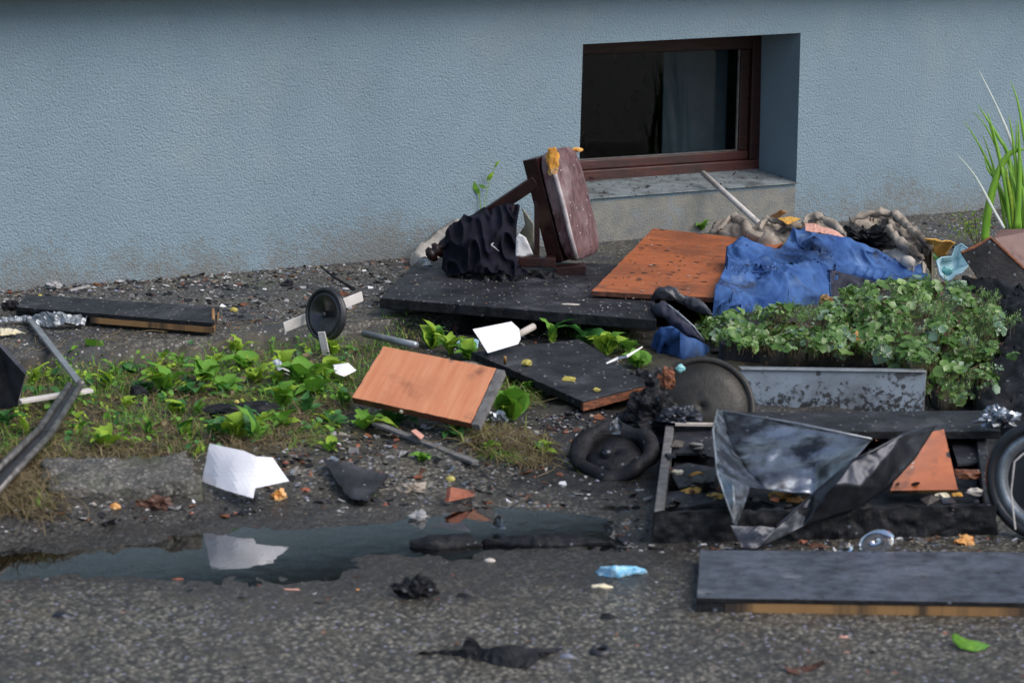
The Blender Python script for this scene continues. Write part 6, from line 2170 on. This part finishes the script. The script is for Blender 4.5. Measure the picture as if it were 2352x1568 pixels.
# charred flake in front
o = obj('charred_flake', sheet([(965, 1495), (1060, 1490), (1072, 1460), (1085, 1462), (1110, 1490), (1180, 1480), (1240, 1490), (1290, 1485), (1280, 1495), (1230, 1500), (1210, 1535), (1150, 1530), (1080, 1515), (1000, 1502)],
                               [(965, 1495, .012), (1072, 1460, .045), (1110, 1490, .025), (1290, 1485, .012), (1210, 1535, .006), (1080, 1515, .006), (1160, 1500, .026), (1000, 1502, .006)], 8, .004, 25, 62, ragged=3), 'black', smooth=False)
tag(o, 'large jagged charred flake on the asphalt in the foreground', 'flake')
# black ring with water
p = G(1380, 1502)
o = obj('black_ring', ring(p + Vector((0, 0, .008)), (0, -.2, 1), [(.009, -.006), (.02, -.007), (.021, .0), (.016, .006), (.010, .005)], 24), 'rubber', smooth=True)
tag(o, 'small black rubber ring on the asphalt in the foreground', 'ring')
# green leaf
o = obj('fallen_leaf', sheet([(2185, 1455), (2195, 1452), (2215, 1465), (2245, 1470), (2275, 1480), (2262, 1490), (2240, 1496), (2205, 1490), (2188, 1472)],
                             [(2185, 1455, .022), (2245, 1470, .018), (2275, 1480, .008), (2240, 1496, .006), (2205, 1490, .006), (2215, 1465, .02)], 7, .003, 20, 63, skirt=False), 'leafy', solid=.0006, smooth=True)
tag(o, 'fallen green leaf on the asphalt below the front board', 'leaf')
o = obj('dry_leaf', sheet([(1796, 1528), (1830, 1532), (1860, 1526), (1890, 1513), (1897, 1522), (1870, 1540), (1830, 1550), (1810, 1545)],
                          [(1796, 1528, .014), (1830, 1540, .006), (1890, 1513, .03), (1870, 1540, .008), (1830, 1550, .005)], 6, .004, 20, 64, skirt=False), 'brownleaf', solid=.0006)
tag(o, 'curled dry brown leaf at the lower right of the asphalt', 'leaf')
# black strips in the puddle
for i, (L, lb) in enumerate(((((942, 1238), (1000, 1228), (1085, 1226), (1105, 1245), (1060, 1252), (945, 1252)), 'soaked black strip lying in the puddle, left of two'), (((1110, 1238), (1230, 1228), (1310, 1230), (1410, 1245), (1300, 1254), (1180, 1250)), 'soaked black strip lying in the puddle, right of two'))):
    o = obj('black_strip', sheet(L, [(*L[0], .008), (*L[1], .02), (*L[2], .016), (*L[3], .006), (*L[4], .002), (*L[5], .002)], 8, .004, 16, 65 + i), 'black', smooth=True)
    tag(o, lb, 'strip')
o = obj('dark_shard', slab([H(1130, 1210, .004), H(1162, 1216, .004), H(1150, 1185, .03), H(1138, 1178, .04)], .003), 'bluemetal')
tag(o, 'small blue-grey shard standing in the puddle', 'shard')
o = obj('grey_tile', slab([G(950, 1222, .012), G(1085, 1224, .012), G(1065, 1200, .016), G(1000, 1200, .016)], .008), 'shoe')
tag(o, 'flat grey shard in the puddle behind the black strips', 'shard')
# clear plastic pieces behind the front board
YG = H(2010, 1270, .02).y
o = obj('plastic_piece', (lambda r_: r_)(ring(AY(2012, 1243, YG), (-.45, -.6, .66), [(.002, .006), (.018, .010), (.031, .004), (.034, 0), (.032, -.001), (.018, .006), (.002, .003)], 28)), 'clear', smooth=True)
o.scale = (1.25, 1, .95)
tag(o, 'clear glossy plastic lid piece tilted behind the front board', 'plastic')
o = obj('clear_neck', lathe(AY(1930, 1255, YG), AY(1960, 1258, YG - .01), [(0, .012), (.2, .013), (.5, .011), (1, .006)], 14), 'clear', smooth=True)
tag(o, 'small clear plastic bottle neck left of the clear lid piece', 'plastic')

# countable pale and dark chips scattered over the open asphalt and pavement
CH = random.Random(21)
cg = {'pale': ('small pale mineral chip lying loose on the dark asphalt', 'stone1', 'pale chips on the asphalt'), 'blk': ('small black cinder lying loose on the dark asphalt', 'black', 'black cinders on the asphalt'), 'red': ('small reddish chip lying loose on the dark asphalt', 'brick', 'reddish chips on the asphalt')}
for key, n in (('pale', 26), ('blk', 26), ('red', 10)):
    lb, m_, gp = cg[key]
    for i in range(n):
        u, v = CH.uniform(30, 1580), CH.uniform(1335, 1560)
        if key == 'red':
            u = CH.uniform(1200, 2300)
            v = CH.uniform(1430, 1560)
        chunk('chip' if key != 'blk' else 'cinder', u, v, CH.uniform(10, 24), m_, lb, 'chip' if key != 'blk' else 'cinder', CH.uniform(.3, .6), .5, 1, CH.random() * 50, gp, CH.uniform(.4, .9), rot=CH.uniform(0, 3))
lb, gp = 'small dark flake lying loose on the gritty pavement by the wall', 'dark flakes on the pavement'
pvA = [Vector((x, y, 0)) for x, y in ((520, 660), (950, 610), (870, 710), (700, 740), (520, 750))]
i = 0
while i < 22:
    u, v = CH.uniform(500, 960), CH.uniform(605, 750)
    if in_poly(u, v, pvA):
        chunk('flake', u, v, CH.uniform(10, 26), 'black', lb, 'flake', .35, .6, 1, CH.random() * 50, gp, CH.uniform(.3, .8), rot=CH.uniform(0, 3))
        i += 1
